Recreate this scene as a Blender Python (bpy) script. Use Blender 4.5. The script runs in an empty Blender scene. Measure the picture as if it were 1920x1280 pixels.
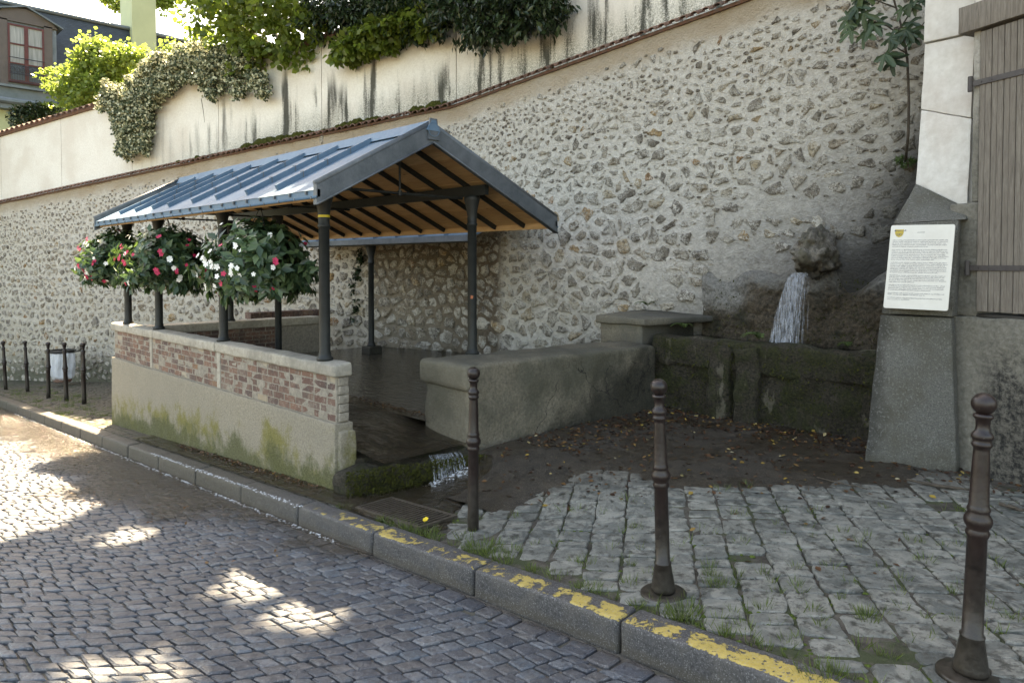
import bpy, bmesh, math, random
import numpy as np
from mathutils import Vector, Matrix, noise, kdtree
random.seed(7); np.random.seed(7)
rad = math.radians
R2 = math.sqrt(0.5)
sc = bpy.context.scene
COL = sc.collection

# ------------------------------------------------------------------ camera, sky, sun, exposure
EYE = 1.75; FPX = 1328.0; PITCH = rad(1.5)
cam_d = bpy.data.cameras.new('camera'); cam = bpy.data.objects.new('camera', cam_d); COL.objects.link(cam)
cam.location = (0, 0, EYE); cam.rotation_euler = (rad(90) - PITCH, 0, rad(45))
cam_d.sensor_width = 36; cam_d.lens = FPX / 1920 * 36; cam_d.shift_y = -110 / 1920
cam_d.clip_start = 0.05; cam_d.clip_end = 600
sc.camera = cam

SUN_EL = rad(55); SUN_AZC = rad(-15)          # azimuth measured from the camera's heading, left is negative
sdx = math.sin(SUN_AZC); sdy = math.cos(SUN_AZC)
SDIR = Vector(((sdx - sdy) * R2 * math.cos(SUN_EL), (sdx + sdy) * R2 * math.cos(SUN_EL), math.sin(SUN_EL)))
world = bpy.data.worlds.new('World'); sc.world = world; world.use_nodes = True
wn = world.node_tree.nodes; wl = world.node_tree.links
bg = wn['Background']; sky = wn.new('ShaderNodeTexSky'); sky.sky_type = 'NISHITA'; sky.sun_disc = False
sky.sun_elevation = SUN_EL; sky.sun_rotation = math.atan2(SDIR.x, SDIR.y)
sky.air_density = 1.0; sky.dust_density = 2.0; sky.ozone_density = 0.6; sky.altitude = 60
wl.new(sky.outputs[0], bg.inputs[0]); bg.inputs[1].default_value = 0.105
sun_d = bpy.data.lights.new('sun', 'SUN'); sun_d.energy = 5.0; sun_d.angle = rad(0.6); sun_d.color = (1, 0.94, 0.85)
sun = bpy.data.objects.new('sun', sun_d); COL.objects.link(sun)
sun.rotation_euler = SDIR.to_track_quat('Z', 'Y').to_euler(); sun.location = (0, 0, 20)
sc.view_settings.view_transform = 'Standard'; sc.view_settings.look = 'None'; sc.view_settings.gamma = 1
sc.view_settings.use_curve_mapping = False; sc.view_settings.exposure = 3.12
sc.view_settings.use_white_balance = True; sc.view_settings.white_balance_temperature = 9300; sc.view_settings.white_balance_tint = 10
sc.cycles.max_bounces = 6; sc.cycles.diffuse_bounces = 3; sc.cycles.glossy_bounces = 3
sc.cycles.transmission_bounces = 5; sc.cycles.transparent_max_bounces = 8
sc.cycles.caustics_reflective = False; sc.cycles.caustics_refractive = False

# ------------------------------------------------------------------ geometry of the photograph (x runs uphill along the street, y towards the wall)
CF = Vector((-math.cos(PITCH) * R2, math.cos(PITCH) * R2, -math.sin(PITCH)))
CR = Vector((R2, R2, 0)); CU = CR.cross(CF)
def ray(px, py): return CF + CR * ((px - 960) / FPX) + CU * ((530 - py) / FPX)
def pix(px, py, x=None, y=None, z=None):
    r = ray(px, py)
    s = x / r.x if x is not None else y / r.y if y is not None else (z - EYE) / r.z
    return Vector((0, 0, EYE)) + r * s
def scr(p):
    v = Vector(p) - Vector((0, 0, EYE)); d = v.dot(CF)
    if d < .1: return (-9999, -9999, d)
    return (960 + FPX * v.dot(CR) / d, 530 - FPX * v.dot(CU) / d, d)
def inview(p, m=10):
    a = scr(p); return a[2] > .5 and -m < a[0] < 1920 + m and -m < a[1] < 1280 + m
def c2w(X, Y, z=0): return Vector(((X - Y) * R2, (X + Y) * R2, z))
def w2c(x, y): return (x + y) * R2, (y - x) * R2
def sstep(a, b, v):
    t = min(1, max(0, (v - a) / (b - a))); return t * t * (3 - 2 * t)
def zbase(x): return -.015 + .066 * (max(-45, min(12, x)) + 3)
def zg(x, y):
    w = sstep(3.5, 4.5, y) * sstep(-5.2, -4.5, x)
    w2 = sstep(-11.3, -11.0, x) * sstep(-4.6, -5.2, x) * sstep(3.3, 3.5, y)
    return zbase(x) * (1 - w) + .09 * w - .25 * w2 * 0
def zroad(x, y): return zbase(x) - .14 + .018 * (2.69 - y)
WK = Vector((-9.36, 7.92)); WD = Vector((-.955, -.296))
def wall_xy(t, out=0.0):          # t: metres along the wall, 0 at the bend, negative uphill
    if t < 0: return Vector((WK.x - t, WK.y - out))
    p = WK + WD * t; n = Vector((.296, -.955))
    n = n.lerp(Vector((0, -1)), 1 - sstep(0, .6, t)).normalized()
    return p + n * out
def zcop(t): return 4.47 - .077 * t
def nz(p, s=1.0, o=0): return noise.noise(Vector((p[0] * s + o, p[1] * s - o, p[2] * s + o * .7)))

# ------------------------------------------------------------------ mesh helpers
class M:
    def __init__(s): s.v = []; s.f = []; s.r = []; s.uv = None
    def add(s, vs, fs, r=0.5):
        n = len(s.v); s.v.extend([tuple(v) for v in vs])
        for f in fs: s.f.append(tuple(i + n for i in f)); s.r.append(r)
    def box(s, x0, x1, y0, y1, z0, z1, r=.5):
        s.hexa([(x0, y0, z0), (x1, y0, z0), (x1, y1, z0), (x0, y1, z0), (x0, y0, z1), (x1, y0, z1), (x1, y1, z1), (x0, y1, z1)], r)
    def hexa(s, c, r=.5):
        s.add(c, [(0, 3, 2, 1), (4, 5, 6, 7), (0, 1, 5, 4), (1, 2, 6, 5), (2, 3, 7, 6), (3, 0, 4, 7)], r)
    def beam(s, a, b, w, h, up=(0, 0, 1), r=.5):
        a = Vector(a); b = Vector(b); d = (b - a).normalized(); up = Vector(up)
        sd = d.cross(up).normalized() * w / 2; u = sd.cross(d).normalized() * h / 2
        c = [a - sd - u, a + sd - u, b + sd - u, b - sd - u, a - sd + u, a + sd + u, b + sd + u, b - sd + u]
        s.hexa(c, r)
    def lathe(s, prof, c=(0, 0, 0), n=16, r=.5, axis=None):
        vs = []; fs = []; m = len(prof); c = Vector(c)
        for (rr, zz) in prof:
            for k in range(n):
                a = 2 * math.pi * k / n; vs.append(c + Vector((rr * math.cos(a), rr * math.sin(a), zz)))
        for j in range(m - 1):
            for k in range(n):
                k2 = (k + 1) % n; fs.append((j * n + k, j * n + k2, (j + 1) * n + k2, (j + 1) * n + k))
        fs.append(tuple(range(n))[::-1]); fs.append(tuple((m - 1) * n + k for k in range(n)))
        s.add(vs, fs, r)
    def tube(s, pts, rads, n=8, r=.5, cap=True):
        pts = [Vector(p) for p in pts]; m = len(pts); vs = []; fs = []
        if not hasattr(rads, '__len__'): rads = [rads] * m
        ref = Vector((.31, .17, .93))
        for i, p in enumerate(pts):
            d = (pts[min(i + 1, m - 1)] - pts[max(i - 1, 0)])
            if d.length < 1e-9: d = Vector((0, 0, 1))
            d.normalize(); a = d.cross(ref)
            if a.length < 1e-3: a = d.cross(Vector((1, 0, 0)))
            a.normalize(); b = d.cross(a)
            for k in range(n):
                t = 2 * math.pi * k / n; vs.append(p + (a * math.cos(t) + b * math.sin(t)) * rads[i])
        for j in range(m - 1):
            for k in range(n):
                k2 = (k + 1) % n; fs.append((j * n + k, (j + 1) * n + k, (j + 1) * n + k2, j * n + k2))
        if cap: fs.append(tuple(range(n))); fs.append(tuple((m - 1) * n + k for k in range(n))[::-1])
        s.add(vs, fs, r)
    def chip(s, poly, nrm, h, base=.02, bev=.012, dome=0.0, r=.5, jit=0.0, tilt=0.0):
        """a stone set in a surface: polygon (points on the surface, counter-clockwise seen from outside), raised by h"""
        nrm = Vector(nrm); n = len(poly); c = sum(poly, Vector()) / n
        tv = Vector((random.uniform(-1, 1), random.uniform(-1, 1), random.uniform(-1, 1))) * tilt
        def lift(p, k): return p + nrm * (k + (p - c).dot(tv))
        o = [p - nrm * base for p in poly]
        m_ = [lift(p + (c - p).normalized() * bev * .35, h - bev * .8 + random.uniform(-jit, jit)) for p in poly]
        i_ = [lift(p + (c - p) * min(.45, bev * 1.6 / max((c - p).length, 1e-4)), h + random.uniform(-jit, jit)) for p in poly]
        vs = o + m_ + i_; fs = []
        for k in range(n):
            k2 = (k + 1) % n
            fs.append((k, k2, n + k2, n + k)); fs.append((n + k, n + k2, 2 * n + k2, 2 * n + k))
        vs.append(lift(c, h + dome + random.uniform(-jit, jit)))
        for k in range(n): fs.append((2 * n + k, 2 * n + (k + 1) % n, 3 * n))
        s.add(vs, fs, r)
    def block(s, c8, div=.08, rr=.015, amp=.004, ns=6.0, r=.5, seed=0):
        """a worn block: trilinear hexahedron with rounded arrises and an uneven surface"""
        c = [Vector(p) for p in c8]
        L = ((c[1] - c[0]).length, (c[3] - c[0]).length, (c[4] - c[0]).length)
        def ticks(l):
            k = max(1, int(round((l - 2 * rr) / div))); inner = [rr + (l - 2 * rr) * i / k for i in range(k + 1)]
            return [0] + ([] if rr < 1e-4 else [rr * .4]) + inner + ([] if rr < 1e-4 else [l - rr * .4]) + [l]
        T = [ticks(l) for l in L]; idx = {}; vs = []; fs = []
        def vert(i, j, k):
            if (i, j, k) in idx: return idx[(i, j, k)]
            p = Vector((T[0][i], T[1][j], T[2][k]))
            q = Vector([min(max(p[a], rr), L[a] - rr) for a in range(3)]); d = p - q
            if d.length > 1e-6: p = q + d.normalized() * rr
            u, v, w = p[0] / L[0], p[1] / L[1], p[2] / L[2]
            P = ((c[0] * (1 - u) + c[1] * u) * (1 - v) + (c[3] * (1 - u) + c[2] * u) * v) * (1 - w) + \
                ((c[4] * (1 - u) + c[5] * u) * (1 - v) + (c[7] * (1 - u) + c[6] * u) * v) * w
            if amp: P = P + Vector((nz(P, ns, seed), nz(P, ns, seed + 31), nz(P, ns, seed + 57))) * amp
            idx[(i, j, k)] = len(vs); vs.append(P); return idx[(i, j, k)]
        A, B, C = [len(t) - 1 for t in T]
        for i in range(A):
            for j in range(B):
                fs.append((vert(i, j, 0), vert(i, j + 1, 0), vert(i + 1, j + 1, 0), vert(i + 1, j, 0)))
                fs.append((vert(i, j, C), vert(i + 1, j, C), vert(i + 1, j + 1, C), vert(i, j + 1, C)))
        for i in range(A):
            for k in range(C):
                fs.append((vert(i, 0, k), vert(i + 1, 0, k), vert(i + 1, 0, k + 1), vert(i, 0, k + 1)))
                fs.append((vert(i, B, k), vert(i, B, k + 1), vert(i + 1, B, k + 1), vert(i + 1, B, k)))
        for j in range(B):
            for k in range(C):
                fs.append((vert(0, j, k), vert(0, j, k + 1), vert(0, j + 1, k + 1), vert(0, j + 1, k)))
                fs.append((vert(A, j, k), vert(A, j + 1, k), vert(A, j + 1, k + 1), vert(A, j, k + 1)))
        s.add(vs, fs, r)
    def grid(s, fn, nu, nv, r=.5, keep=None):
        """fn(i/nu, j/nv) -> point"""
        n0 = len(s.v)
        for j in range(nv + 1):
            for i in range(nu + 1): s.v.append(tuple(fn(i / nu, j / nv)))
        for j in range(nv):
            for i in range(nu):
                if keep and not keep((i + .5) / nu, (j + .5) / nv): continue
                a = n0 + j * (nu + 1) + i; s.f.append((a, a + 1, a + nu + 2, a + nu + 1)); s.r.append(r)
    def mesh(s, name, mat=None, smooth=False):
        me = bpy.data.meshes.new(name); me.from_pydata(s.v, [], s.f)
        if mat: me.materials.append(mat)
        at = me.attributes.new('rnd', 'FLOAT', 'FACE'); at.data.foreach_set('value', s.r)
        if smooth: me.polygons.foreach_set('use_smooth', [True] * len(me.polygons))
        me.update(); return me
    def build(s, name, mat=None, parent=None, smooth=False, label=None, kind=None):
        return link(name, s.mesh(name, mat, smooth), parent, label, kind)
def link(name, me, parent=None, label=None, kind=None):
    o = bpy.data.objects.new(name, me); COL.objects.link(o)
    if parent is not None:
        o.parent = parent
        w = Vector(); q = parent
        while q is not None: w += q.location; q = q.parent
        o.location = -w
    if label: o['label'] = label
    if kind: o['kind'] = kind
    return o
def tag(o, label, cat, group=None, kind=None):
    o['label'] = label; o['category'] = cat
    if group: o['group'] = group
    if kind: o['kind'] = kind
    return o
def thing(name, label, cat, loc=(0, 0, 0), group=None):
    o = bpy.data.objects.new(name, None); COL.objects.link(o); o.location = loc; o.empty_display_size = .2
    return tag(o, label, cat, group)
def structure(name, mesh_or_none=None, loc=(0, 0, 0)):
    o = bpy.data.objects.new(name, mesh_or_none); COL.objects.link(o); o['kind'] = 'structure'; return o
def copy_tree(src, parent=None):
    c = src.copy(); COL.objects.link(c); c.parent = parent
    for ch in list(src.children): copy_tree(ch, c)
    return c

# ------------------------------------------------------------------ material helper
class NT:
    def __init__(s, name):
        s.m = bpy.data.materials.new(name); s.m.use_nodes = True
        s.t = s.m.node_tree; s.N = s.t.nodes; s.L = s.t.links
        s.bsdf = s.N['Principled BSDF']; s.out = s.N['Material Output']
        geo = s.N.new('ShaderNodeNewGeometry'); s.pos = geo.outputs['Position']; s.nrm = geo.outputs['True Normal']
        sp = s.N.new('ShaderNodeSeparateXYZ'); s.L.new(s.pos, sp.inputs[0]); s.x, s.y, s.z = sp.outputs
    def put(s, sock, v):
        if hasattr(v, 'links'): s.L.new(v, sock)
        elif isinstance(v, (tuple, list)) and len(v) == 3 and sock.type == 'RGBA': sock.default_value = (*v, 1)
        else: sock.default_value = v
    def attr(s, n='rnd'):
        a = s.N.new('ShaderNodeAttribute'); a.attribute_name = n; return a.outputs['Fac']
    def objrnd(s): return s.N.new('ShaderNodeObjectInfo').outputs['Random']
    def math(s, op, a, b=None, c=None, clamp=False):
        n = s.N.new('ShaderNodeMath'); n.operation = op; n.use_clamp = clamp; s.put(n.inputs[0], a)
        if b is not None: s.put(n.inputs[1], b)
        if c is not None: s.put(n.inputs[2], c)
        return n.outputs[0]
    def vec(s, scale=(1, 1, 1), v=None, off=None):
        n = s.N.new('ShaderNodeMapping'); s.put(n.inputs[0], v if v is not None else s.pos); n.inputs['Scale'].default_value = scale
        if off is not None: s.put(n.inputs['Location'], off)
        return n.outputs[0]
    def comb(s, x, y, z):
        n = s.N.new('ShaderNodeCombineXYZ'); s.put(n.inputs[0], x); s.put(n.inputs[1], y); s.put(n.inputs[2], z); return n.outputs[0]
    def noise(s, scale, detail=6, rough=.6, v=None, dist=0):
        n = s.N.new('ShaderNodeTexNoise'); s.put(n.inputs['Vector'], v if v is not None else s.pos)
        n.inputs['Scale'].default_value = scale; n.inputs['Detail'].default_value = detail
        n.inputs['Roughness'].default_value = rough; n.inputs['Distortion'].default_value = dist; return n.outputs[0]
    def vor(s, scale, v=None, feat='F1'):
        n = s.N.new('ShaderNodeTexVoronoi'); n.feature = feat; s.put(n.inputs['Vector'], v if v is not None else s.pos)
        n.inputs['Scale'].default_value = scale; return n.outputs['Distance']
    def ramp(s, f, stops, interp='LINEAR'):
        n = s.N.new('ShaderNodeValToRGB'); n.color_ramp.interpolation = interp; e = n.color_ramp.elements
        while len(e) < len(stops): e.new(.5)
        for i, (p, c) in enumerate(stops):
            e[i].position = p; e[i].color = (c, c, c, 1) if not isinstance(c, (tuple, list)) else (*c, 1)
        s.put(n.inputs[0], f); return n.outputs[0]
    def mr(s, v, a, b, c=0, d=1):
        n = s.N.new('ShaderNodeMapRange'); n.interpolation_type = 'SMOOTHSTEP'; s.put(n.inputs[0], v)
        for i, k in enumerate((a, b, c, d)): n.inputs[i + 1].default_value = k
        return n.outputs[0]
    def mix(s, f, a, b, mode='MIX'):
        if hasattr(f, 'node') and f.node.type == 'TEX_NOISE': f = s.math('MULTIPLY_ADD', f, 3.0, -1.0, True)
        n = s.N.new('ShaderNodeMix'); n.data_type = 'RGBA'; n.blend_type = mode; n.clamp_factor = True
        s.put(n.inputs[0], f); s.put(n.inputs[6], a); s.put(n.inputs[7], b); return n.outputs[2]
    def bump(s, h, dist=.01, strength=1.0, nrm=None):
        n = s.N.new('ShaderNodeBump'); n.inputs['Distance'].default_value = dist; n.inputs['Strength'].default_value = strength
        s.put(n.inputs['Height'], h)
        if nrm is not None: s.L.new(nrm, n.inputs['Normal'])
        return n.outputs[0]
    def done(s, col, rough=.8, bump=None, metal=0, spec=None, **kw):
        b = s.bsdf; s.put(b.inputs['Base Color'], col); s.put(b.inputs['Roughness'], rough); s.put(b.inputs['Metallic'], metal)
        if spec is not None: s.put(b.inputs['Specular IOR Level'], spec)
        if bump is not None: s.L.new(bump, b.inputs['Normal'])
        for k, v in kw.items(): s.put(b.inputs[k.replace('_', ' ')], v)
        return s.m
    def leafy(s, col, trans_col, tf=.4, rough=.45, bump=None):
        s.done(col, rough, bump, spec=.4)
        tr = s.N.new('ShaderNodeBsdfTranslucent'); s.put(tr.inputs[0], trans_col)
        mx = s.N.new('ShaderNodeMixShader'); mx.inputs[0].default_value = tf
        s.L.new(s.bsdf.outputs[0], mx.inputs[1]); s.L.new(tr.outputs[0], mx.inputs[2]); s.L.new(mx.outputs[0], s.out.inputs[0])
        return s.m
def simple(name, c, rough=.6, c2=None, ns=8, metal=0, bd=.002, bs=60, spec=None):
    t = NT(name); n = t.noise(ns, 8, .65)
    c2 = c2 or tuple(k * .7 for k in c)
    return t.done(t.mix(t.ramp(n, [(.3, 0), (.7, 1)]), c2, c), rough, t.bump(t.noise(bs, 4, .6), bd), metal, spec)
# ------------------------------------------------------------------ materials
MAT = {}
# mortar of the rubble wall: pale lime, grey and dark towards the fountain, green at the foot
t = NT('lime_mortar')
n1 = t.noise(1.3, 6, .6); n2 = t.noise(14, 8, .7); n3 = t.noise(.5, 4, .5)
pale = t.mix(t.ramp(n2, [(.3, 0), (.7, 1)]), (.55, .51, .45), (.83, .79, .71))
top = t.mix(t.ramp(n1, [(.35, 0), (.7, 1)]), (.50, .40, .29), (.58, .50, .40))
# height under the coping: zc - z
zc_r = t.math('MULTIPLY_ADD', t.x, .077, 4.47 + .077 * 9.36)
und = t.math('SUBTRACT', zc_r, t.z)
pale = t.mix(t.mr(t.math('ADD', und, t.math('MULTIPLY', n1, .35)), .62, .38), pale, top)
grey = t.mix(t.ramp(n2, [(.3, 0), (.7, 1)]), (.15, .145, .135), (.33, .32, .30))
wf = t.math('ADD', t.math('MULTIPLY', t.math('SUBTRACT', t.z, 2.3), -.8), t.math('MULTIPLY', t.math('ADD', t.x, 6.2), .55))
col = t.mix(t.mr(t.math('ADD', wf, t.math('MULTIPLY', n1, 1.1)), 1.1, 2.9, 0, .88), pale, t.mix(t.mr(wf, .2, 1.2), (.34, .325, .29), grey))
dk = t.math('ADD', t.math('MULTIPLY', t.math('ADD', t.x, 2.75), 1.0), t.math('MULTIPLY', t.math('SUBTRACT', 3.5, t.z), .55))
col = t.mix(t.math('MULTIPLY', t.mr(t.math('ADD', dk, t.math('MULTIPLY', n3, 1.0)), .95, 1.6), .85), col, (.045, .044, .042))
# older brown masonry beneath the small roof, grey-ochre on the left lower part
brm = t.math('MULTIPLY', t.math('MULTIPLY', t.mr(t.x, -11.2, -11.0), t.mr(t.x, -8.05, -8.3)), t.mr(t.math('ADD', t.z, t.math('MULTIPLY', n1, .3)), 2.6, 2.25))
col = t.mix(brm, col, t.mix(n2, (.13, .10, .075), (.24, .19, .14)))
lf = t.math('MULTIPLY', t.mr(t.x, -8.3, -10.5), t.mr(t.math('ADD', und, t.math('MULTIPLY', n1, .8)), 2.2, 4.2))
col = t.mix(t.math('MULTIPLY', lf, .45), col, (.46, .41, .32))
gz = t.math('SUBTRACT', t.z, t.math('MULTIPLY', t.math('ADD', t.x, 3), .066))
col = t.mix(t.math('MULTIPLY', t.mr(t.math('ADD', gz, t.math('MULTIPLY', n1, .8)), 1.25, .6), .8), col, (.07, .08, .045))
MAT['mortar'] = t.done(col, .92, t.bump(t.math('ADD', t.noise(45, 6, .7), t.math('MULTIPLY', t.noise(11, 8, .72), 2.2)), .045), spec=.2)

def stone_mat(name, cols, dark=False):
    t = NT(name); r = t.attr(); n = t.noise(22, 8, .7); m = t.noise(60, 5, .7)
    c = t.ramp(r, cols)
    c = t.mix(t.ramp(n, [(.38, 0), (.54, 1)]), t.mix(.72, c, (.03, .026, .02), 'MIX'), c)
    c = t.mix(t.ramp(t.math('ADD', t.math('MULTIPLY', m, .6), t.math('MULTIPLY', t.noise(7, 5, .6), .5)), [(.53, 0), (.63, .85)]), c, (.60, .57, .51))
    wf = t.math('ADD', t.math('MULTIPLY', t.math('SUBTRACT', t.z, 2.2), -.8), t.math('MULTIPLY', t.math('ADD', t.x, 5.6), .55))
    c = t.mix(t.mr(wf, 1.2, 2.8, 0, .3), c, t.mix(n, (.05, .05, .045), (.22, .21, .19)))
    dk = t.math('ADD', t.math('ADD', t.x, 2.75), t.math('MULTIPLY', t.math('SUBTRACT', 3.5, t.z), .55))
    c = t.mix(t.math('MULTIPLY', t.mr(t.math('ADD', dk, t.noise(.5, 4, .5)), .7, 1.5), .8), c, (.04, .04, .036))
    return t.done(c, .88, t.bump(t.math('ADD', n, t.math('MULTIPLY', m, .5)), .045), spec=.25)
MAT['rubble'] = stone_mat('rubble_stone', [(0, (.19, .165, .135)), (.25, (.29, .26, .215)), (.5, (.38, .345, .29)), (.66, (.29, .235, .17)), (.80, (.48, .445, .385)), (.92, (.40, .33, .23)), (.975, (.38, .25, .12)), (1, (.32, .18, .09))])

# plaster panels with black run-off streaks
t = NT('plaster'); uv = t.N.new('ShaderNodeAttribute'); uv.attribute_name = 'wallpos'; sp = t.N.new('ShaderNodeSeparateXYZ'); t.L.new(uv.outputs['Vector'], sp.inputs[0])
wt, wh, _ = sp.outputs      # metres along the wall (0 at the bend, positive downhill), height over the coping
n2 = t.noise(30, 6, .65); n1 = t.noise(1.1, 4, .5)
base = t.mix(t.ramp(n2, [(.3, 0), (.7, 1)]), (.64, .61, .55), (.78, .76, .70))
base = t.mix(t.mr(n1, .4, .65, 0, .5), base, (.56, .50, .43))
sv = t.comb(t.math('MULTIPLY', wt, 4.6), 0, t.math('MULTIPLY', wh, .5))
s1 = t.noise(1.0, 3, .55, sv); top_ = t.noise(2.3, 1, .5, t.comb(wt, 3.3, 0)); fray = t.noise(55, 3, .7)
zone = t.math('MULTIPLY', t.mr(wt, 9.5, 4.0), t.mr(wt, -9.5, -5.5))
hgt = t.math('SUBTRACT', t.math('MULTIPLY_ADD', top_, 2.9, -.35), wh)
st = t.math('MULTIPLY', t.mr(t.math('ADD', s1, t.math('MULTIPLY', fray, .14)), .560, .71), t.mr(hgt, 0, .5))
st = t.math('MULTIPLY', st, zone)
low = t.math('MULTIPLY', t.mr(t.math('SUBTRACT', wh, t.math('MULTIPLY', s1, 1.15)), .25, -.42), zone)
low = t.math('MULTIPLY', low, t.mr(fray, .3, .65))
col = t.mix(t.math('MULTIPLY', low, .8), base, (.12, .13, .10))
col = t.mix(t.math('MULTIPLY', st, .9), col, (.035, .037, .03))
col = t.mix(t.mr(t.math('ADD', wh, t.math('MULTIPLY', n1, .2)), .2, .06, 0, .85), col, (.08, .08, .06))
MAT['plaster'] = t.done(col, .9, t.bump(n2, .006), spec=.15)
MAT['joint'] = simple('joint_dark', (.12, .11, .09), .9)

t = NT('terracotta'); r = t.attr(); n = t.noise(25, 6, .7)
c = t.ramp(r, [(0, (.11, .050, .034)), (.5, (.19, .085, .055)), (1, (.28, .15, .11))])
MAT['tile'] = t.done(t.mix(t.ramp(n, [(.4, 0), (.65, .8)]), c, (.09, .085, .07)), .85, t.bump(n, .006))
t = NT('moss'); n = t.noise(60, 5, .7); MAT['moss'] = t.done(t.mix(n, (.015, .019, .005), (.085, .088, .02)), .95, t.bump(t.noise(90, 4, .7), .02), spec=.1)

# cobbles
t = NT('road_cobble'); r = t.attr(); n = t.noise(35, 7, .7); m = t.noise(9, 5, .6)
c = t.ramp(r, [(0, (.036, .044, .056)), (.35, (.058, .066, .080)), (.6, (.078, .077, .080)), (.8, (.062, .082, .102)), (1, (.115, .125, .138))])
c = t.mix(t.ramp(n, [(.38, .75), (.55, 0)]), c, (.022, .022, .026)); c = t.mix(t.ramp(m, [(.5, 0), (.65, .4)]), c, (.14, .135, .13)); c = t.mix(t.ramp(t.noise(120, 3, .6), [(.60, 0), (.68, .6)]), c, (.26, .26, .27))
we = t.math('ADD', t.math('MULTIPLY', t.noise(1.1, 5, .6), 1.1), t.math('MULTIPLY', t.math('SUBTRACT', t.y, 2.69), t.ramp(t.mr(t.x, -14, -4.6, 0, 1), [(0, .45), (.5, .75), (.93, 1.3), (1, 6)])))
wet = t.mr(we, .0, .35)
c = t.mix(t.math('MULTIPLY', wet, .55), c, (.035, .026, .018))
MAT['cobble'] = t.done(c, t.math('MULTIPLY_ADD', wet, -.33, .50), t.bump(t.math('ADD', n, t.math('MULTIPLY', m, .6)), .010), spec=.55)
t = NT('road_joint'); n = t.noise(30, 6, .7)
MAT['road_joint'] = t.done(t.mix(t.ramp(t.noise(2.5, 5, .6), [(.5, 0), (.7, .5)]), t.mix(n, (.045, .040, .034), (.12, .11, .093)), (.045, .055, .025)), .9, t.bump(n, .01))

# pavers
t = NT('paving_stone'); r = t.attr(); n = t.noise(16, 8, .72); m = t.noise(48, 5, .65); w = t.noise(5, 5, .6, t.vec((1, 1, 1)), 1.5)
c = t.ramp(r, [(0, (.10, .108, .10)), (.5, (.15, .155, .14)), (1, (.20, .20, .175))])
c = t.mix(t.ramp(w, [(.45, 0), (.6, .75)]), c, (.29, .285, .25)); c = t.mix(t.ramp(n, [(.38, .9), (.50, 0)]), c, (.045, .043, .036))
c = t.mix(t.ramp(m, [(.3, .7), (.42, 0)]), c, (.05, .045, .035))
xc = t.math('MULTIPLY', t.math('SUBTRACT', t.y, t.x), R2)
c = t.mix(t.mr(t.math('ADD', xc, t.math('MULTIPLY', n, .8)), 5.35, 6.2, 0, .6), c, (.06, .045, .03))
c = t.mix(t.mr(t.math('ADD', t.x, t.math('MULTIPLY', w, 1.0)), -4.2, -5.1, 0, .8), c, (.07, .06, .042))
MAT['paver'] = t.done(c, t.ramp(n, [(.3, .45), (.7, .75)]), t.bump(t.math('ADD', n, t.math('MULTIPLY', m, .35)), .022), spec=.4)
t = NT('pavement_bed'); n = t.noise(12, 8, .7); m = t.noise(70, 5, .7)
c = t.mix(t.ramp(n, [(.35, 0), (.65, 1)]), (.025, .021, .015), (.115, .10, .08)); c = t.mix(t.ramp(t.noise(4, 6, .65), [(.48, 0), (.58, .85)]), c, (.04, .055, .016))
MAT['bed'] = t.done(c, .9, t.bump(t.math('ADD', n, m), .015))
t = NT('silt'); n = t.noise(7, 8, .7); m = t.noise(90, 6, .75)
c = t.mix(t.ramp(n, [(.35, 0), (.68, 1)]), (.012, .009, .006), (.045, .034, .023)); c = t.mix(t.ramp(m, [(.54, 0), (.64, .8)]), c, (.11, .085, .055)); c = t.mix(t.ramp(t.noise(150, 2, .5), [(.62, 0), (.68, .8)]), c, (.20, .17, .13))
wetn = t.ramp(t.noise(1.6, 5, .6), [(.42, 0), (.58, 1)])
MAT['silt'] = t.done(c, t.math('MULTIPLY_ADD', wetn, .45, .32), t.bump(t.math('ADD', m, n), .012), spec=.5)
MAT['soil'] = simple('garden_soil', (.12, .09, .06), .95, (.05, .05, .02), 1.5, bd=.03, bs=8)

# kerb granite with worn yellow paint
t = NT('kerb_stone'); r = t.attr(); n = t.noise(60, 6, .7); m = t.noise(6, 6, .65)
c = t.mix(n, (.026, .026, .028), (.078, .077, .079)); c = t.mix(t.ramp(m, [(.45, 0), (.7, .6)]), c, (.10, .09, .075))
t.face = t.mr(t.math('SUBTRACT', t.z, t.math('MULTIPLY', t.math('ADD', t.x, 3), .066)), -.09, -.13)
c = t.mix(t.math('MULTIPLY', t.face, .7), c, (.055, .048, .038))
c = t.mix(t.mr(t.math('ADD', t.x, t.math('MULTIPLY', m, 1.2)), -4.0, -6.0, 0, .7), c, t.mix(n, (.03, .027, .02), (.09, .075, .05)))
pn = t.noise(11, 9, .72, None, .3); big = t.noise(3.1, 4, .6)
dens = t.ramp(t.mr(t.x, -5.2, -1.4, 0, 1), [(0, -.30), (.22, -.075), (.5, -.045), (.58, .02), (1, .07)])
pm = t.math('ADD', t.math('ADD', t.math('MULTIPLY', pn, .8), t.math('MULTIPLY', big, .35)), dens)
edge = t.mr(t.y, 2.80, 2.86, 0, .3)
paint = t.mr(t.math('SUBTRACT', t.math('SUBTRACT', pm, edge), t.math('MULTIPLY', t.mr(t.y, 2.712, 2.694), .35)), .595, .625)
paint = t.math('MULTIPLY', paint, t.mr(t.x, -5.2, -4.6))
sn_ = t.N.new('ShaderNodeSeparateXYZ'); t.L.new(t.nrm, sn_.inputs[0]); paint = t.math('MULTIPLY', paint, t.mr(sn_.outputs[2], .35, .6))
paint = t.math('MULTIPLY', paint, t.mr(t.noise(38, 4, .65), .36, .40))
c = t.mix(paint, c, t.mix(n, (.32, .23, .05), (.42, .32, .10)))
c = t.mix(t.ramp(t.noise(150, 2, .5), [(.58, 0), (.66, .5)]), c, (.24, .24, .24))
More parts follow.
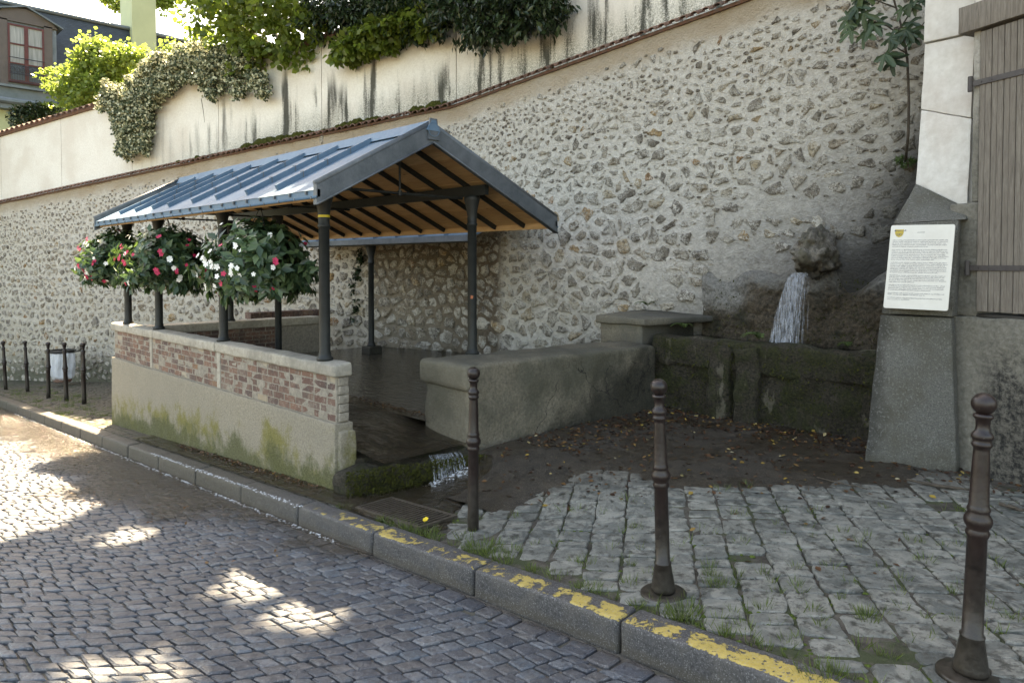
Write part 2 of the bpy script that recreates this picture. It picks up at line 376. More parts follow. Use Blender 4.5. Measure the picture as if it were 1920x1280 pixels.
MAT['kerb'] = t.done(c, .62, t.bump(t.math('ADD', t.math('MULTIPLY', n, .5), t.math('MULTIPLY', paint, .4)), .006), spec=.4)

# brick wall materials
t = NT('brick'); r = t.attr(); n = t.noise(30, 7, .7)
c = t.ramp(r, [(0, (.085, .052, .046)), (.35, (.135, .070, .052)), (.65, (.185, .098, .068)), (.8, (.13, .086, .070)), (.90, (.22, .115, .06)), (.93, (.28, .22, .15)), (1, (.36, .32, .25))])
c = t.mix(t.ramp(n, [(.52, 0), (.66, .7)]), c, (.32, .28, .23)); c = t.mix(t.ramp(t.noise(5, 6, .65), [(.40, .65), (.5, 0)]), c, (.07, .05, .045)); c = t.mix(t.ramp(t.noise(2.6, 6, .7), [(.58, 0), (.68, .45)]), c, (.25, .215, .17))
MAT['brick'] = t.done(c, .85, t.bump(n, .008))
t = NT('brick_mortar'); n = t.noise(30, 6, .7)
MAT['brick_mortar'] = t.done(t.mix(n, (.17, .15, .12), (.32, .285, .235)), .9, t.bump(n, .008))
t = NT('coping_cement'); n = t.noise(22, 8, .7); m = t.noise(2.4, 6, .6)
c = t.mix(n, (.26, .235, .195), (.43, .395, .33)); c = t.mix(t.ramp(m, [(.45, 0), (.7, .7)]), c, (.17, .16, .135))
MAT['coping'] = t.done(c, .8, t.bump(n, .008))
t = NT('plinth_cement'); n = t.noise(55, 8, .72); m = t.noise(1.7, 6, .62); g = t.math('SUBTRACT', t.z, t.math('MULTIPLY', t.math('ADD', t.x, 3), .066))
mv = t.noise(2.2, 9, .75, t.vec((1.2, 1.2, .8)))
c = t.mix(n, (.19, .165, .125), (.36, .32, .25)); c = t.mix(t.ramp(m, [(.4, 0), (.7, .5)]), c, (.22, .20, .16))
hm = t.math('ADD', g, t.math('MULTIPLY', t.math('SUBTRACT', mv, .5), 1.1))
c = t.mix(t.math('MULTIPLY', t.mr(hm, .48, .28), t.mr(t.noise(3.1, 6, .7), .42, .62)), c, t.mix(n, (.13, .12, .04), (.24, .21, .08)))
c = t.mix(t.mr(hm, .30, .06, 0, .9), c, t.mix(n, (.045, .05, .018), (.13, .13, .06)))
MAT['plinth'] = t.done(c, .88, t.bump(n, .012), spec=.25)
t = NT('damp_cement'); n = t.noise(40, 8, .72); m = t.noise(2.0, 6, .62)
c = t.mix(n, (.085, .074, .054), (.215, .19, .145)); c = t.mix(t.ramp(m, [(.42, 0), (.6, .7)]), c, (.055, .056, .040)); c = t.mix(t.mr(t.math('ADD', t.y, t.math('MULTIPLY', m, .3)), 4.6, 4.2, 0, .6), c, (.19, .165, .12))
dkm = t.mr(t.math('ADD', t.math('MULTIPLY', t.y, .42), t.math('ADD', t.math('MULTIPLY', t.z, -.95), t.math('MULTIPLY', m, .75))), 2.25, 2.55)
c = t.mix(t.math('MULTIPLY', dkm, .9), c, t.mix(n, (.012, .012, .009), (.04, .038, .028)))
topm = t.mr(t.z, .80, .87); c = t.mix(t.math('MULTIPLY', topm, t.ramp(m, [(.4, .1), (.65, .6)])), c, (.14, .135, .118))
wv = t.N.new('ShaderNodeVectorMath'); wv.operation = 'MULTIPLY_ADD'; nc_ = t.N.new('ShaderNodeTexNoise'); nc_.inputs['Scale'].default_value = 3; nc_.inputs['Detail'].default_value = 8; t.L.new(t.pos, nc_.inputs['Vector']); t.L.new(nc_.outputs['Color'], wv.inputs[0]); wv.inputs[1].default_value = (.5, .5, .5); t.L.new(t.pos, wv.inputs[2]); cr = t.vor(.95, wv.outputs[0], 'DISTANCE_TO_EDGE')
c = t.mix(t.math('MULTIPLY', t.math('MULTIPLY', t.mr(cr, .0055, .001), t.mr(t.noise(1.3, 3, .5), .47, .55)), t.mr(t.z, .80, .74)), c, (.012, .011, .009))
MAT['damp'] = t.done(c, .7, t.bump(n, .012), spec=.35)
t = NT('mossy_stone'); n = t.noise(38, 8, .75); m = t.noise(5, 6, .65)
c = t.mix(n, (.006, .006, .004), (.095, .080, .055)); c = t.mix(t.ramp(m, [(.46, 0), (.58, .85)]), c, t.mix(n, (.008, .011, .003), (.060, .066, .018)))
c = t.mix(t.ramp(t.noise(7, 4, .6, t.vec((1, 1, .35))), [(.60, 0), (.67, .6)]), c, (.22, .20, .15))
MAT['mossy'] = t.done(c, .75, t.bump(t.math('ADD', n, m), .07), spec=.35)
t = NT('tufa_rock'); n = t.noise(30, 8, .75); m = t.noise(4, 6, .65)
c = t.mix(n, (.014, .011, .007), (.16, .12, .075)); c = t.mix(t.ramp(m, [(.5, 0), (.68, .8)]), c, (.018, .022, .009))
cp = t.math('MULTIPLY', t.mr(t.math('ADD', t.x, t.math('MULTIPLY', m, .5)), -3.55, -3.8), t.mr(t.math('SUBTRACT', t.z, t.math('MULTIPLY', m, .4)), .9, 1.15))
c = t.mix(t.math('MAXIMUM', cp, t.mr(t.math('ADD', t.z, t.math('MULTIPLY', m, .7)), 1.72, 2.05, 0, .95)), c, t.mix(n, (.15, .145, .132), (.40, .385, .35)))
MAT['tufa'] = t.done(c, .85, t.bump(t.math('ADD', n, m), .08))
t = NT('fountain_head_stone'); n = t.noise(26, 8, .75); m = t.noise(6, 6, .65)
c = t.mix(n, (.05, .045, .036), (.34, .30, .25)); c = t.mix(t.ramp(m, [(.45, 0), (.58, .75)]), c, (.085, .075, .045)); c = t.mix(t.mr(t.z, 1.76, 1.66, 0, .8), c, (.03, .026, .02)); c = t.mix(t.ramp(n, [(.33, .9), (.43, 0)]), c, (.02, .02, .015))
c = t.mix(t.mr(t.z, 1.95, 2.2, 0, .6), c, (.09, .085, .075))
MAT['head'] = t.done(c, .85, t.bump(n, .03))

# zinc, iron, timber
t = NT('roof_zinc'); n = t.noise(2.5, 6, .6); f = t.noise(40, 5, .6)
c = t.mix(t.ramp(n, [(.35, 0), (.65, 1)]), (.065, .125, .19), (.10, .17, .24)); c = t.mix(t.ramp(f, [(.5, 0), (.8, .25)]), c, (.20, .25, .28))
MAT['zinc'] = t.done(c, t.ramp(n, [(.3, .42), (.7, .55)]), t.bump(t.noise(5, 3, .5), .01), .0, .18)
t = NT('gable_zinc'); n = t.noise(6, 8, .7); f = t.noise(60, 5, .7)
c = t.mix(n, (.055, .068, .078), (.11, .125, .14)); c = t.mix(t.ramp(f, [(.55, 0), (.8, .3)]), c, (.2, .21, .21))
MAT['zinc2'] = t.done(c, .5, t.bump(n, .004), .1, .3)
MAT['iron'] = simple('dark_iron', (.022, .025, .024), .5, (.012, .014, .014), 10, 0, .001, 60, .3)
t = NT('bollard_paint'); n = t.noise(30, 6, .7); m = t.noise(6, 5, .6)
tc = t.N.new('ShaderNodeTexCoord'); so = t.N.new('ShaderNodeSeparateXYZ'); t.L.new(tc.outputs['Object'], so.inputs[0])
c = t.mix(t.ramp(n, [(.35, 0), (.7, 1)]), (.009, .006, .0055), (.020, .012, .0105)); c = t.mix(t.ramp(m, [(.45, 0), (.62, .8)]), c, (.018, .010, .009))
c = t.mix(t.mr(t.math('ADD', so.outputs[2], t.math('MULTIPLY', m, .5)), .75, .25, 0, .85), c, t.mix(n, (.016, .0135, .010), (.040, .034, .027)))
c = t.mix(t.ramp(t.noise(110, 3, .6), [(.70, 0), (.74, .7)]), c, (.12, .11, .10))
MAT['bollard'] = t.done(c, t.ramp(n, [(.3, .28), (.7, .5)]), t.bump(n, .002), spec=.42)
t = NT('ceiling_board'); r = t.attr(); n = t.noise(5, 6, .6, t.vec((.5, 6, 6)), 1.5); k = t.vor(2.6, t.vec((1, 3, 3)))
c = t.mix(r, (.52, .32, .16), (.68, .46, .25)); c = t.mix(t.ramp(n, [(.4, .4), (.6, 0)]), c, (.36, .20, .09)); c = t.mix(t.mr(k, .09, .04, 0, .7), c, (.10, .04, .015))
MAT['pine'] = t.done(c, .55, t.bump(n, .002))
t = NT('weathered_board'); r = t.attr(); n = t.noise(9, 8, .7, t.vec((9, 9, .7)), .6)
c = t.mix(t.ramp(n, [(.3, 0), (.7, 1)]), (.070, .058, .046), (.25, .22, .185)); c = t.mix(t.math('MULTIPLY', r, .45), c, (.13, .11, .09))
MAT['board'] = t.done(c, .8, t.bump(n, .006))
MAT['rust_iron'] = simple('hinge_iron', (.055, .048, .045), .6, (.035, .028, .028), 20, 0, .002, 80)
MAT['grate'] = simple('grate_iron', (.085, .07, .055), .5, (.035, .027, .02), 20, 0, .002, 80)
t = NT('buttress_stone'); n = t.noise(14, 7, .6); m = t.noise(2.2, 6, .65, t.vec((1, 1, .5)))
c = t.mix(n, (.52, .50, .46), (.63, .615, .58)); c = t.mix(t.ramp(m, [(.48, 0), (.7, .6)]), c, (.42, .35, .30)); c = t.mix(t.mr(t.z, 3.0, 3.9, 0, .3), c, (.40, .37, .33))
MAT['ashlar'] = t.done(c, .85, t.bump(n, .006))
t = NT('buttress_render'); n = t.noise(110, 6, .75); m = t.noise(3, 6, .65)
c = t.mix(n, (.065, .065, .058), (.18, .175, .155)); c = t.mix(t.ramp(m, [(.42, 0), (.62, .75)]), c, (.085, .078, .056)); c = t.mix(t.mr(t.math('ADD', t.math('MULTIPLY', t.x, -1), t.math('MULTIPLY', m, .3)), 2.05, 2.2, 0, .8), c, (.025, .024, .02)); c = t.mix(t.ramp(t.vor(60), [(.12, .6), (.3, 0)]), c, (.05, .05, .045)); c = t.mix(t.ramp(t.noise(60, 4, .6), [(.56, 0), (.64, .4)]), c, (.26, .26, .24))
c = t.mix(t.mr(t.math('ADD', t.z, t.math('MULTIPLY', m, .5)), .42, .33, 0, .7), c, (.07, .065, .045)); 
MAT['render'] = t.done(c, .85, t.bump(n, .012))
t = NT('building_plaster'); n = t.noise(24, 8, .75); m = t.noise(3, 6, .65)
c = t.mix(n, (.11, .105, .085), (.23, .215, .18)); hh = t.math('ADD', t.z, t.math('MULTIPLY', m, .9))
c = t.mix(t.math('MULTIPLY', t.mr(hh, 1.55, 1.25), t.mr(t.math('ADD', t.x, t.math('MULTIPLY', m, .4)), -1.2, -1.0)), c, t.mix(t.ramp(n, [(.42, 0), (.6, 1)]), (.012, .012, .011), (.13, .12, .10)))
c = t.mix(t.mr(t.z, 2.6, 3.3), c, t.mix(n, (.30, .28, .24), (.46, .43, .38)))
MAT['bplaster'] = t.done(c, .9, t.bump(n, .025))
MAT['sign'] = simple('sign_enamel', (.62, .61, .56), .35, (.54, .52, .47), 4, 0, .0005, 30)
MAT['ink'] = simple('sign_ink', (.10, .10, .11), .6)
MAT['ink_pale'] = simple('sign_print', (.26, .26, .27), .6)
MAT['gold'] = simple('shield_yellow', (.50, .36, .05), .5, (.36, .27, .04), 60)
MAT['yellow'] = simple('yellow_band', (.65, .50, .03), .5)
MAT['orange'] = simple('orange_sticker', (.45, .12, .04), .5)
MAT['black'] = simple('black_metal', (.02, .02, .02), .45)
MAT['basket'] = simple('basket_liner', (.05, .04, .03), .9)
t = NT('clear_bag'); t.done((.75, .78, .82), .25, t.bump(t.noise(14, 4, .6, None, 1.5), .03)); t.bsdf.inputs['Alpha'].default_value = .62; MAT['bag'] = t.m

# plants
def leafmat(name, a, b, c, ta, tb, tf=.4, rough=.4):
    t = NT(name); r = t.attr(); col = t.ramp(r, [(0, a), (.55, b), (1, c)])
    return t.leafy(col, t.ramp(r, [(0, ta), (1, tb)]), tf, rough)
MAT['lime'] = leafmat('lime_leaf', (.055, .085, .02), (.10, .145, .03), (.17, .21, .05), (.14, .22, .03), (.30, .38, .06), .5)
MAT['sunleaf'] = leafmat('bright_leaf', (.09, .145, .035), (.15, .22, .055), (.25, .32, .09), (.18, .27, .045), (.36, .45, .09), .5)
MAT['laurel'] = leafmat('laurel_leaf', (.012, .022, .012), (.022, .042, .018), (.05, .075, .03), (.02, .04, .01), (.06, .10, .02), .15, .3)
MAT['canopy'] = leafmat('crown_leaf', (.03, .05, .015), (.05, .08, .02), (.08, .11, .03), (.06, .1, .02), (.14, .2, .03), .3)
MAT['fern'] = leafmat('fern_leaf', (.03, .06, .02), (.06, .11, .03), (.10, .16, .05), (.06, .12, .02), (.12, .2, .04), .3)
MAT['impatiens'] = leafmat('basket_leaf', (.020, .044, .024), (.048, .092, .045), (.12, .18, .08), (.05, .11, .03), (.15, .25, .06), .25, .35)
MAT['fig'] = leafmat('fig_leaf', (.02, .04, .022), (.035, .065, .032), (.06, .095, .04), (.03, .06, .02), (.08, .14, .03), .2, .45)
MAT['grass'] = leafmat('grass_blade', (.05, .07, .02), (.09, .13, .03), (.15, .19, .05), (.08, .13, .02), (.16, .22, .04), .3)
t = NT('ivy_leaf'); r = t.attr(); g = t.ramp(r, [(0, (.04, .06, .03)), (.40, (.10, .13, .075)), (.54, (.17, .20, .11)), (.56, (.52, .52, .34)), (1, (.68, .66, .46))]); MAT['ivy'] = t.leafy(g, g, .25, .45)
t = NT('dead_leaf'); r = t.attr(); g = t.ramp(r, [(0, (.035, .015, .008)), (.5, (.09, .04, .018)), (.8, (.16, .085, .03)), (.95, (.32, .22, .04)), (1, (.38, .33, .22))]); MAT['litter'] = t.leafy(g, g, .15, .5)
MAT['bark'] = simple('bark', (.10, .08, .06), .9, (.04, .032, .025), 20, 0, .02, 40)
MAT['petal_w'] = simple('white_petal', (.80, .80, .74), .6, (.72, .72, .68), 30)
MAT['petal_r'] = simple('crimson_petal', (.55, .02, .09), .6, (.45, .015, .06), 30)
MAT['petal_y'] = simple('dandelion_petal', (.7, .5, .02), .6)

# water
def water(name, tint, alpha, rough, bscale, bdist, stretch=(1, 1, 1)):
    t = NT(name); n = t.noise(bscale, 5, .6, t.vec(stretch), .6)
    nb = t.bump(n, bdist)
    t.done(tint, rough, nb, spec=.8); t.bsdf.inputs['IOR'].default_value = 1.33
    tr = t.N.new('ShaderNodeBsdfTransparent'); tr.inputs[0].default_value = (.75, .68, .55, 1)
    gl = t.N.new('ShaderNodeBsdfGlossy'); gl.inputs['Roughness'].default_value = rough; t.L.new(nb, gl.inputs['Normal'])
    fr = t.N.new('ShaderNodeFresnel'); fr.inputs[0].default_value = 1.33; t.L.new(nb, fr.inputs['Normal'])
    m1 = t.N.new('ShaderNodeMixShader'); m1.inputs[0].default_value = alpha; t.L.new(tr.outputs[0], m1.inputs[1]); t.L.new(t.bsdf.outputs[0], m1.inputs[2])
    m2 = t.N.new('ShaderNodeMixShader'); t.L.new(fr.outputs[0], m2.inputs[0]); t.L.new(m1.outputs[0], m2.inputs[1]); t.L.new(gl.outputs[0], m2.inputs[2])
    t.L.new(m2.outputs[0], t.out.inputs[0]); return t.m
MAT['pool'] = water('pool_water', (.018, .016, .012), .9, .04, 9, .035, (.6, 1.6, 1))
MAT['film'] = water('running_water', (.05, .035, .02), .35, .05, 16, .05, (.5, 1.4, 1))
t = NT('falling_water'); n = t.noise(30, 5, .7, t.vec((4, 4, .22)))
t.done((.72, .77, .85), .15, t.bump(n, .02), spec=.8); t.bsdf.inputs['IOR'].default_value = 1.33; t.put(t.bsdf.inputs['Alpha'], t.ramp(n, [(.46, .0), (.68, .5)])); MAT['fall'] = t.m
t = NT('gutter_film'); n = t.noise(14, 5, .6, t.vec((.5, 1.5, 1)), .6); nb = t.bump(n, .05); t.done((.05, .035, .02), .08, nb, spec=.8); tr = t.N.new('ShaderNodeBsdfTransparent')
edge_ = t.mr(t.math('SUBTRACT', t.math('ADD', t.y, t.math('MULTIPLY', t.noise(1.5, 5, .65), 1.5)), t.ramp(t.mr(t.x, -14, -4.4, 0, 1), [(0, .2), (.35, .35), (.75, 0), (1, .8)])), 2.25, 2.75)
mx = t.N.new('ShaderNodeMixShader'); t.put(mx.inputs[0], t.math('MULTIPLY', edge_, .62)); t.L.new(tr.outputs[0], mx.inputs[1]); t.L.new(t.bsdf.outputs[0], mx.inputs[2]); t.L.new(mx.outputs[0], t.out.inputs[0]); MAT['gfilm'] = t.m
MAT['foam'] = simple('water_foam', (.72, .76, .80), .35, (.45, .48, .5), 50, 0, .01, 60)

# house
t = NT('slate_roof'); bk = t.N.new('ShaderNodeTexBrick'); t.L.new(t.comb(t.math('MULTIPLY', t.y, 1), t.z, 0), bk.inputs[0]); bk.inputs['Scale'].default_value = 4.5; bk.inputs['Color1'].default_value = (.022, .032, .040, 1); bk.inputs['Color2'].default_value = (.035, .048, .058, 1); bk.inputs['Mortar'].default_value = (.012, .016, .02, 1); bk.inputs['Mortar Size'].default_value = .012
MAT['slate'] = t.done(bk.outputs[0], .5, t.bump(bk.outputs[1], .01))
MAT['green_wall'] = simple('pale_green_wall', (.42, .46, .27), .85, (.36, .40, .24), 2)
MAT['frame'] = simple('brown_frame', (.10, .022, .022), .5, (.07, .016, .016), 10)
MAT['taupe'] = simple('dormer_render', (.10, .085, .078), .7, (.08, .07, .064), 5)
MAT['lead'] = simple('lead_sheet', (.16, .19, .22), .5, (.10, .13, .14), 4, .3)
t = NT('window_pane'); MAT['pane'] = t.done((.10, .12, .14), .06, None, 0, .8)
t = NT('net_curtain'); MAT['curtain'] = t.done(t.mix(t.noise(9, 3, .5, t.vec((1, 9, .2))), (.16, .18, .18), (.34, .36, .36)), .9)

t = NT('joint_moss'); n = t.noise(60, 5, .7); MAT['jmoss'] = t.done(t.mix(n, (.03, .045, .01), (.11, .15, .035)), .95, t.bump(n, .01), spec=.1)
# ------------------------------------------------------------------ the ground, road and pavement
def sheet(name, x0, x1, y0, y1, step, zf, mat, keep=None):
    m = M(); nu = int((x1 - x0) / step); nv = int((y1 - y0) / step)
    def fn(u, v):
        x = x0 + (x1 - x0) * u; y = y0 + (y1 - y0) * v; return (x, y, zf(x, y))
    kp = (lambda u, v: keep(x0 + (x1 - x0) * u, y0 + (y1 - y0) * v)) if keep else None
    m.grid(fn, nu, nv, keep=kp); return m.mesh(name, mat, True)
ground = structure('ground', sheet('ground', -130, 110, -110, 130, 4.0, lambda x, y: zbase(x) - .9, MAT['soil']))
garden = structure('garden_ground', sheet('garden_ground', -23.5, 14, 0, 34, .5,
    lambda x, y: zcop(-(x + 9.36) if x < -9.36 else (-9.36 - x) * 1.0) + .25 + .1 * nz((x, y, 0), .5), MAT['soil'],
    lambda x, y: y > (8.35 if x > -9.5 else 8.35 + .31 * (x + 9.5))))
road = structure('road'); pavement = structure('pavement')
link('road_bed', sheet('road_bed', -34, 12, -9, 2.74, .25, lambda x, y: zroad(x, y) - .012 + .004 * nz((x, y, 0), 3), MAT['road_joint']), road)
link('paving_bed', sheet('paving_bed', -26, 5, 2.8, 8.3, .07, lambda x, y: zg(x, y) + .012 * nz((x, y, 0), 1.5) + .004 * nz((x, y, 0), 9), MAT['bed']), pavement)

def rank_parts(items, nmax, vis=None):
    """items: (centre, size, payload) -> (largest in the photograph, the rest)"""
    sc_ = []
    for i, (c, a, pl) in enumerate(items):
        s = scr(c); v = inview(c, 30) and (vis is None or vis(s))
        sc_.append((a / (s[2] ** 2) if v else 0, i))
    sc_.sort(reverse=True)
    top = {i for q, i in sc_[:nmax] if q > 0}
    return [items[i][2] for i in sorted(top)], [it[2] for i, it in enumerate(items) if i not in top]
def build_pieces(items, nmax, name, mass, mat, parent, make, vis=None, smooth=False):
    a, b = rank_parts(items, nmax, vis)
    for pl in a:
        m = M(); make(m, pl); m.build(name, mat, parent, smooth)
    if b:
        m = M()
        for pl in b: make(m, pl)
        m.build(mass, mat, parent, smooth, kind='stuff')

# cobbles of the roadway, laid in shallow arcs
def cobble_items():
    items = []; SW = 2.9; H = .104
    for s in (0, 1):
        n = 33
        for k in range(int(-19 / H), int(7 / H)):
            ylo = -.3 - s * SW
            def pt(tt, kk, s=s, ylo=ylo):
                y = ylo + tt * SW; d = (2.6 - y) if s == 0 else (y + 3.2)
                x = kk * H - .19 * (d + .6) ** 2
                x += .07 * nz((x, y, 0), .8); y += .05 * nz((x, y, 7), .9); x += .02 * nz((x, y, 3), 3)
                return x, y
            if not (-19.6 < pt(.5, k)[0] < 4.5): continue
            w = [random.uniform(.66, 1.3) for _ in range(n)]; tot = sum(w); c = 0; e = [0]
            for q in w: c += q / tot; e.append(c)
            for q in range(n):
                g = .0026 / SW; t0, t1 = e[q] + g, e[q + 1] - g; gk = .022
                P = [pt(t0, k + gk), pt(t0, k + 1 - gk), pt(t1, k + 1 - gk), pt(t1, k + gk)]
                P = [(x + random.uniform(-.005, .005), y + random.uniform(-.005, .005)) for x, y in P]
                cx = sum(p[0] for p in P) / 4; cy = sum(p[1] for p in P) / 4
                if cy > 2.56: continue
                Q = []
                for i in range(4):
                    a = Vector(P[i]); b = Vector(P[(i + 1) % 4]); Q.append(a.lerp(b, random.uniform(.02, .10))); Q.append(a.lerp(b, 1 - random.uniform(.02, .10)))
                zz = random.uniform(-.005, .006)
                poly = [Vector((p.x, min(p.y, 2.54), zroad(p.x, p.y))) for p in Q]
                ar = sum(poly[i].x * poly[(i + 1) % 8].y - poly[(i + 1) % 8].x * poly[i].y for i in range(8))
                if ar < 0: poly.reverse()
                items.append((Vector((cx, cy, zroad(cx, cy))), .01, (poly, zz, random.random())))
    return items
def mk_cobble(m, pl):
    poly, zz, r = pl; m.chip(poly, (0, 0, 1), .004 + zz * .8, .02, .009, .0012, r, .0014, .035)
build_pieces(cobble_items(), 290, 'cobble', 'cobbles', MAT['cobble'], road, mk_cobble)

# a gutter course of stones by the kerb
gut = []
x = -19.5
while x < 3.5:
    l = random.uniform(.13, .2); g = .006
    P = [(x + g, 2.545), (x + l - g, 2.545), (x + l - g, 2.672), (x + g, 2.672)]
    P = [(a + random.uniform(-.005, .005), b + random.uniform(-.005, .005)) for a, b in P]
    Q = []
    for i in range(4):
        a = Vector(P[i]); b = Vector(P[(i + 1) % 4]); Q.append(a.lerp(b, .1)); Q.append(a.lerp(b, .9))
    gut.append((Vector((x, 2.6, zroad(x, 2.6))), .02, ([Vector((p.x, p.y, zroad(p.x, p.y))) for p in Q], random.uniform(-.003, .003), random.random())))
    x += l
build_pieces(gut, 60, 'gutter_stone', 'gutter_stones', MAT['cobble'], road, mk_cobble)

# kerb stones with joints where the photograph has them
kerb = structure('kerb'); k = 0
for i in range(-3, 18):
    x1 = -1.985 - 1.03 * (i - 0) + random.uniform(-.02, .02) * (i > 3); x0 = x1 - 1.03
    g = .007; rise = .006 * nz((i, 0, 0), 3.3)
    a0, a1 = x0 + g, x1 - g
    c = [(a0, 2.69, zbase(a0) - .26), (a1, 2.69, zbase(a1) - .26), (a1, 2.865, zbase(a1) - .26), (a0, 2.865, zbase(a0) - .26),
         (a0, 2.70, zbase(a0) + .012 + rise), (a1, 2.70, zbase(a1) + .012 - rise), (a1, 2.865, zbase(a1) + .02 - rise), (a0, 2.865, zbase(a0) + .02 + rise)]
    m = M(); m.block(c, .045, .022, .005, 7, random.random(), i); m.build('kerb_stone', MAT['kerb'], kerb, True)

# big worn sandstone pavers on the near pavement, set on a grid turned a little from the view axis
pav = []; th = rad(11); e1 = (math.sin(th), math.cos(th)); e2 = (math.cos(th), -math.sin(th))
GR = (-4.62, -3.82, 2.93, 3.27)       # drain grate
for i in range(-16, 22):
    off = random.random() * .2; row = -.02
    v = -.4 + off
    while v < 6.4:
        h = random.choice((random.uniform(.10, .17), random.uniform(.15, .27))); u0 = i * .205
        P = []
        for (du, dv) in ((0, 0), (1, 0), (1, 1), (0, 1)):
            uu = u0 + .205 * du + (.004 if du == 0 else -.004); vv = v + h * dv + (.003 if dv == 0 else -.003)
            uu += .012 * math.sin(vv * 2.1 + i) * 0 + random.uniform(-.010, .010); vv += random.uniform(-.012, .012)
            P.append((uu, vv))
        v += h
        W = []
        for uu, vv in P:
            X = 1.2 + e2[0] * uu + e1[0] * vv; Y = 1.6 + e2[1] * uu + e1[1] * vv
            W.append(c2w(X, Y))
        c = sum(W, Vector()) / 4
        X, Y = w2c(c.x, c.y)
        if c.y < 2.955 or c.x < -5.0 or c.x > 2.6 or c.y > 6.3 or (c.x < -4.5 and c.y > 3.1) or Y > 6.3: continue
        if GR[0] - .08 < c.x < GR[1] + .08 and c.y < GR[3] + .1: continue
        if any((c.x - bx) ** 2 + (c.y - by) ** 2 < .17 ** 2 for bx, by in ((-3.46, 3.1),)): continue
        if random.random() < .010: continue
        Q = []
        for q in range(4):
            a = W[q]; b = W[(q + 1) % 4]; Q += [a.lerp(b, random.uniform(.06, .16)), a.lerp(b, .5) + Vector((random.uniform(-.009, .009), random.uniform(-.009, .009), 0)), a.lerp(b, 1 - random.uniform(.06, .16))]
        poly = [Vector((p.x, p.y, zg(p.x, p.y))) for p in Q]
        ar = sum(poly[i_].x * poly[(i_ + 1) % 12].y - poly[(i_ + 1) % 12].x * poly[i_].y for i_ in range(12))
        if ar < 0: poly.reverse()
        pav.append((Vector((c.x, c.y, zg(c.x, c.y))), .03, (poly, random.uniform(.002, .016), random.random())))
def mk_paver(m, pl):
    poly, h, r = pl; m.chip(poly, (0, 0, 1), h * .45 + .008, .03, .0065, .0, r, .0025, .035)
build_pieces(pav, 295, 'paving_stone', 'paving_stones', MAT['paver'], pavement, mk_paver, None, False)
# narrow strip of slabs between the kerb and the wash-house wall, and the small stones farther down
slabs = []
x = -11.2
while x < -4.7:
    l = random.uniform(.16, .34)
    for (ya, yb) in ((2.88, 3.0), (3.005, 3.12)) if x < -5.3 else ((2.88, 3.0),):
        P = [(x + .006, ya + .004), (x + l - .006, ya + .004), (x + l - .006, yb - .004), (x + .006, yb - .004)]
        Q = []
        for i in range(4):
            a = Vector(P[i]); b = Vector(P[(i + 1) % 4]); Q.append(a.lerp(b, .1)); Q.append(a.lerp(b, .9))
        slabs.append((Vector((x, ya, zg(x, ya))), .03, ([Vector((p.x, p.y, zg(p.x, p.y))) for p in Q], random.uniform(0, .01), random.random() * .4)))
    x += l
build_pieces(slabs, 80, 'edge_slab', 'edge_slabs', MAT['paver'], pavement, mk_paver)
sm = M()
x = -20.0
while x < -11.45:
    y = 2.9 + random.uniform(0, .05)
    ymax = wall_xy(max(0, (-9.36 - x) / .955)).y - .05
    while y < ymax:
        w = random.uniform(.10, .19)
        P = [(x + .006, y + .006), (x + .124, y + .006), (x + .124, y + w - .006), (x + .006, y + w - .006)]
        Q = []
        for i in range(4):
            a = Vector(P[i]); b = Vector(P[(i + 1) % 4]); Q.append(a.lerp(b, .14)); Q.append(a.lerp(b, .86))
        sm.chip([Vector((p.x + random.uniform(-.004, .004), p.y, zg(p.x, p.y))) for p in Q], (0, 0, 1), random.uniform(0, .014), .02, .012, .002, random.random() * .7, .001, .05)
        y += w
    x += .13
sm.build('small_paving_stones', MAT['paver'], pavement, kind='stuff')

# dark silt washed over the stones in front of the fountain
def silt_z(x, y):
    X, Y = w2c(x, y)
    b = Y - (5.26 - .10 * (X - 1.2) ** 2 * (1 if X > 1.2 else .55)) + .32 * nz((x, y, 0), 1.3) + .12 * nz((x, y, 3), 5)
    if X > 2.95: b -= (X - 2.95) * 2.2
    b -= 1.6 * sstep(-4.1, -4.6, x) * sstep(4.5, 3.9, y)
    h = .054 * sstep(-.22, .42, b) - .020 - .02 * sstep(.05, -.3, b)
    h += .010 * nz((x, y, 0), 6) * sstep(-.2, .3, b) + .004 * nz((x, y, 9), 22)
    return zg(x, y) + h
silt = structure('silt', sheet('silt', -5.1, .2, 3.5, 7.2, .035, silt_z, MAT['silt']))
silt['kind'] = 'stuff'; silt['label'] = 'dark wet silt covering the stones before the fountain basin'

# ------------------------------------------------------------------ the rubble retaining wall
T0, T1 = -11.5, 16.3
rub = thing('rubble_wall', 'long retaining wall of rough stones in pale lime mortar behind the wash house', 'wall', (-9.36, 7.92, -.5))
def tz2w(t, z, out=0):
    p = wall_xy(t, out); return Vector((p.x, p.y, z))
m = M(); nu = int((T1 - T0) / .042); nv = 125
def mort(u, v):
    t = T0 + (T1 - T0) * u; zb = -2.2 if t > 8 else -1.2; z = zb + (zcop(t) - zb) * v
    d = .035 * nz((t, z, 0), .8) + .014 * nz((t, z, 3), 5) + (.009 * nz((t, z, 5), 9) + .006 * nz((t, z, 8), 17)) * (1 if zcop(t) - z > .4 else .3)
    if z < .35: d += .03
    return tz2w(t, z, d)
m.grid(mort, nu, nv)
xb = [tz2w(T0, -2, -.5), tz2w(T1, -2, -.5)]
m.add([tz2w(T0, zcop(T0), .0), tz2w(0, zcop(0), 0), tz2w(T1, zcop(T1), 0), tz2w(T1, zcop(T1), -.5), tz2w(0, zcop(0), -.5), tz2w(T0, zcop(T0), -.5)], [(0, 1, 4, 5), (1, 2, 3, 4)])
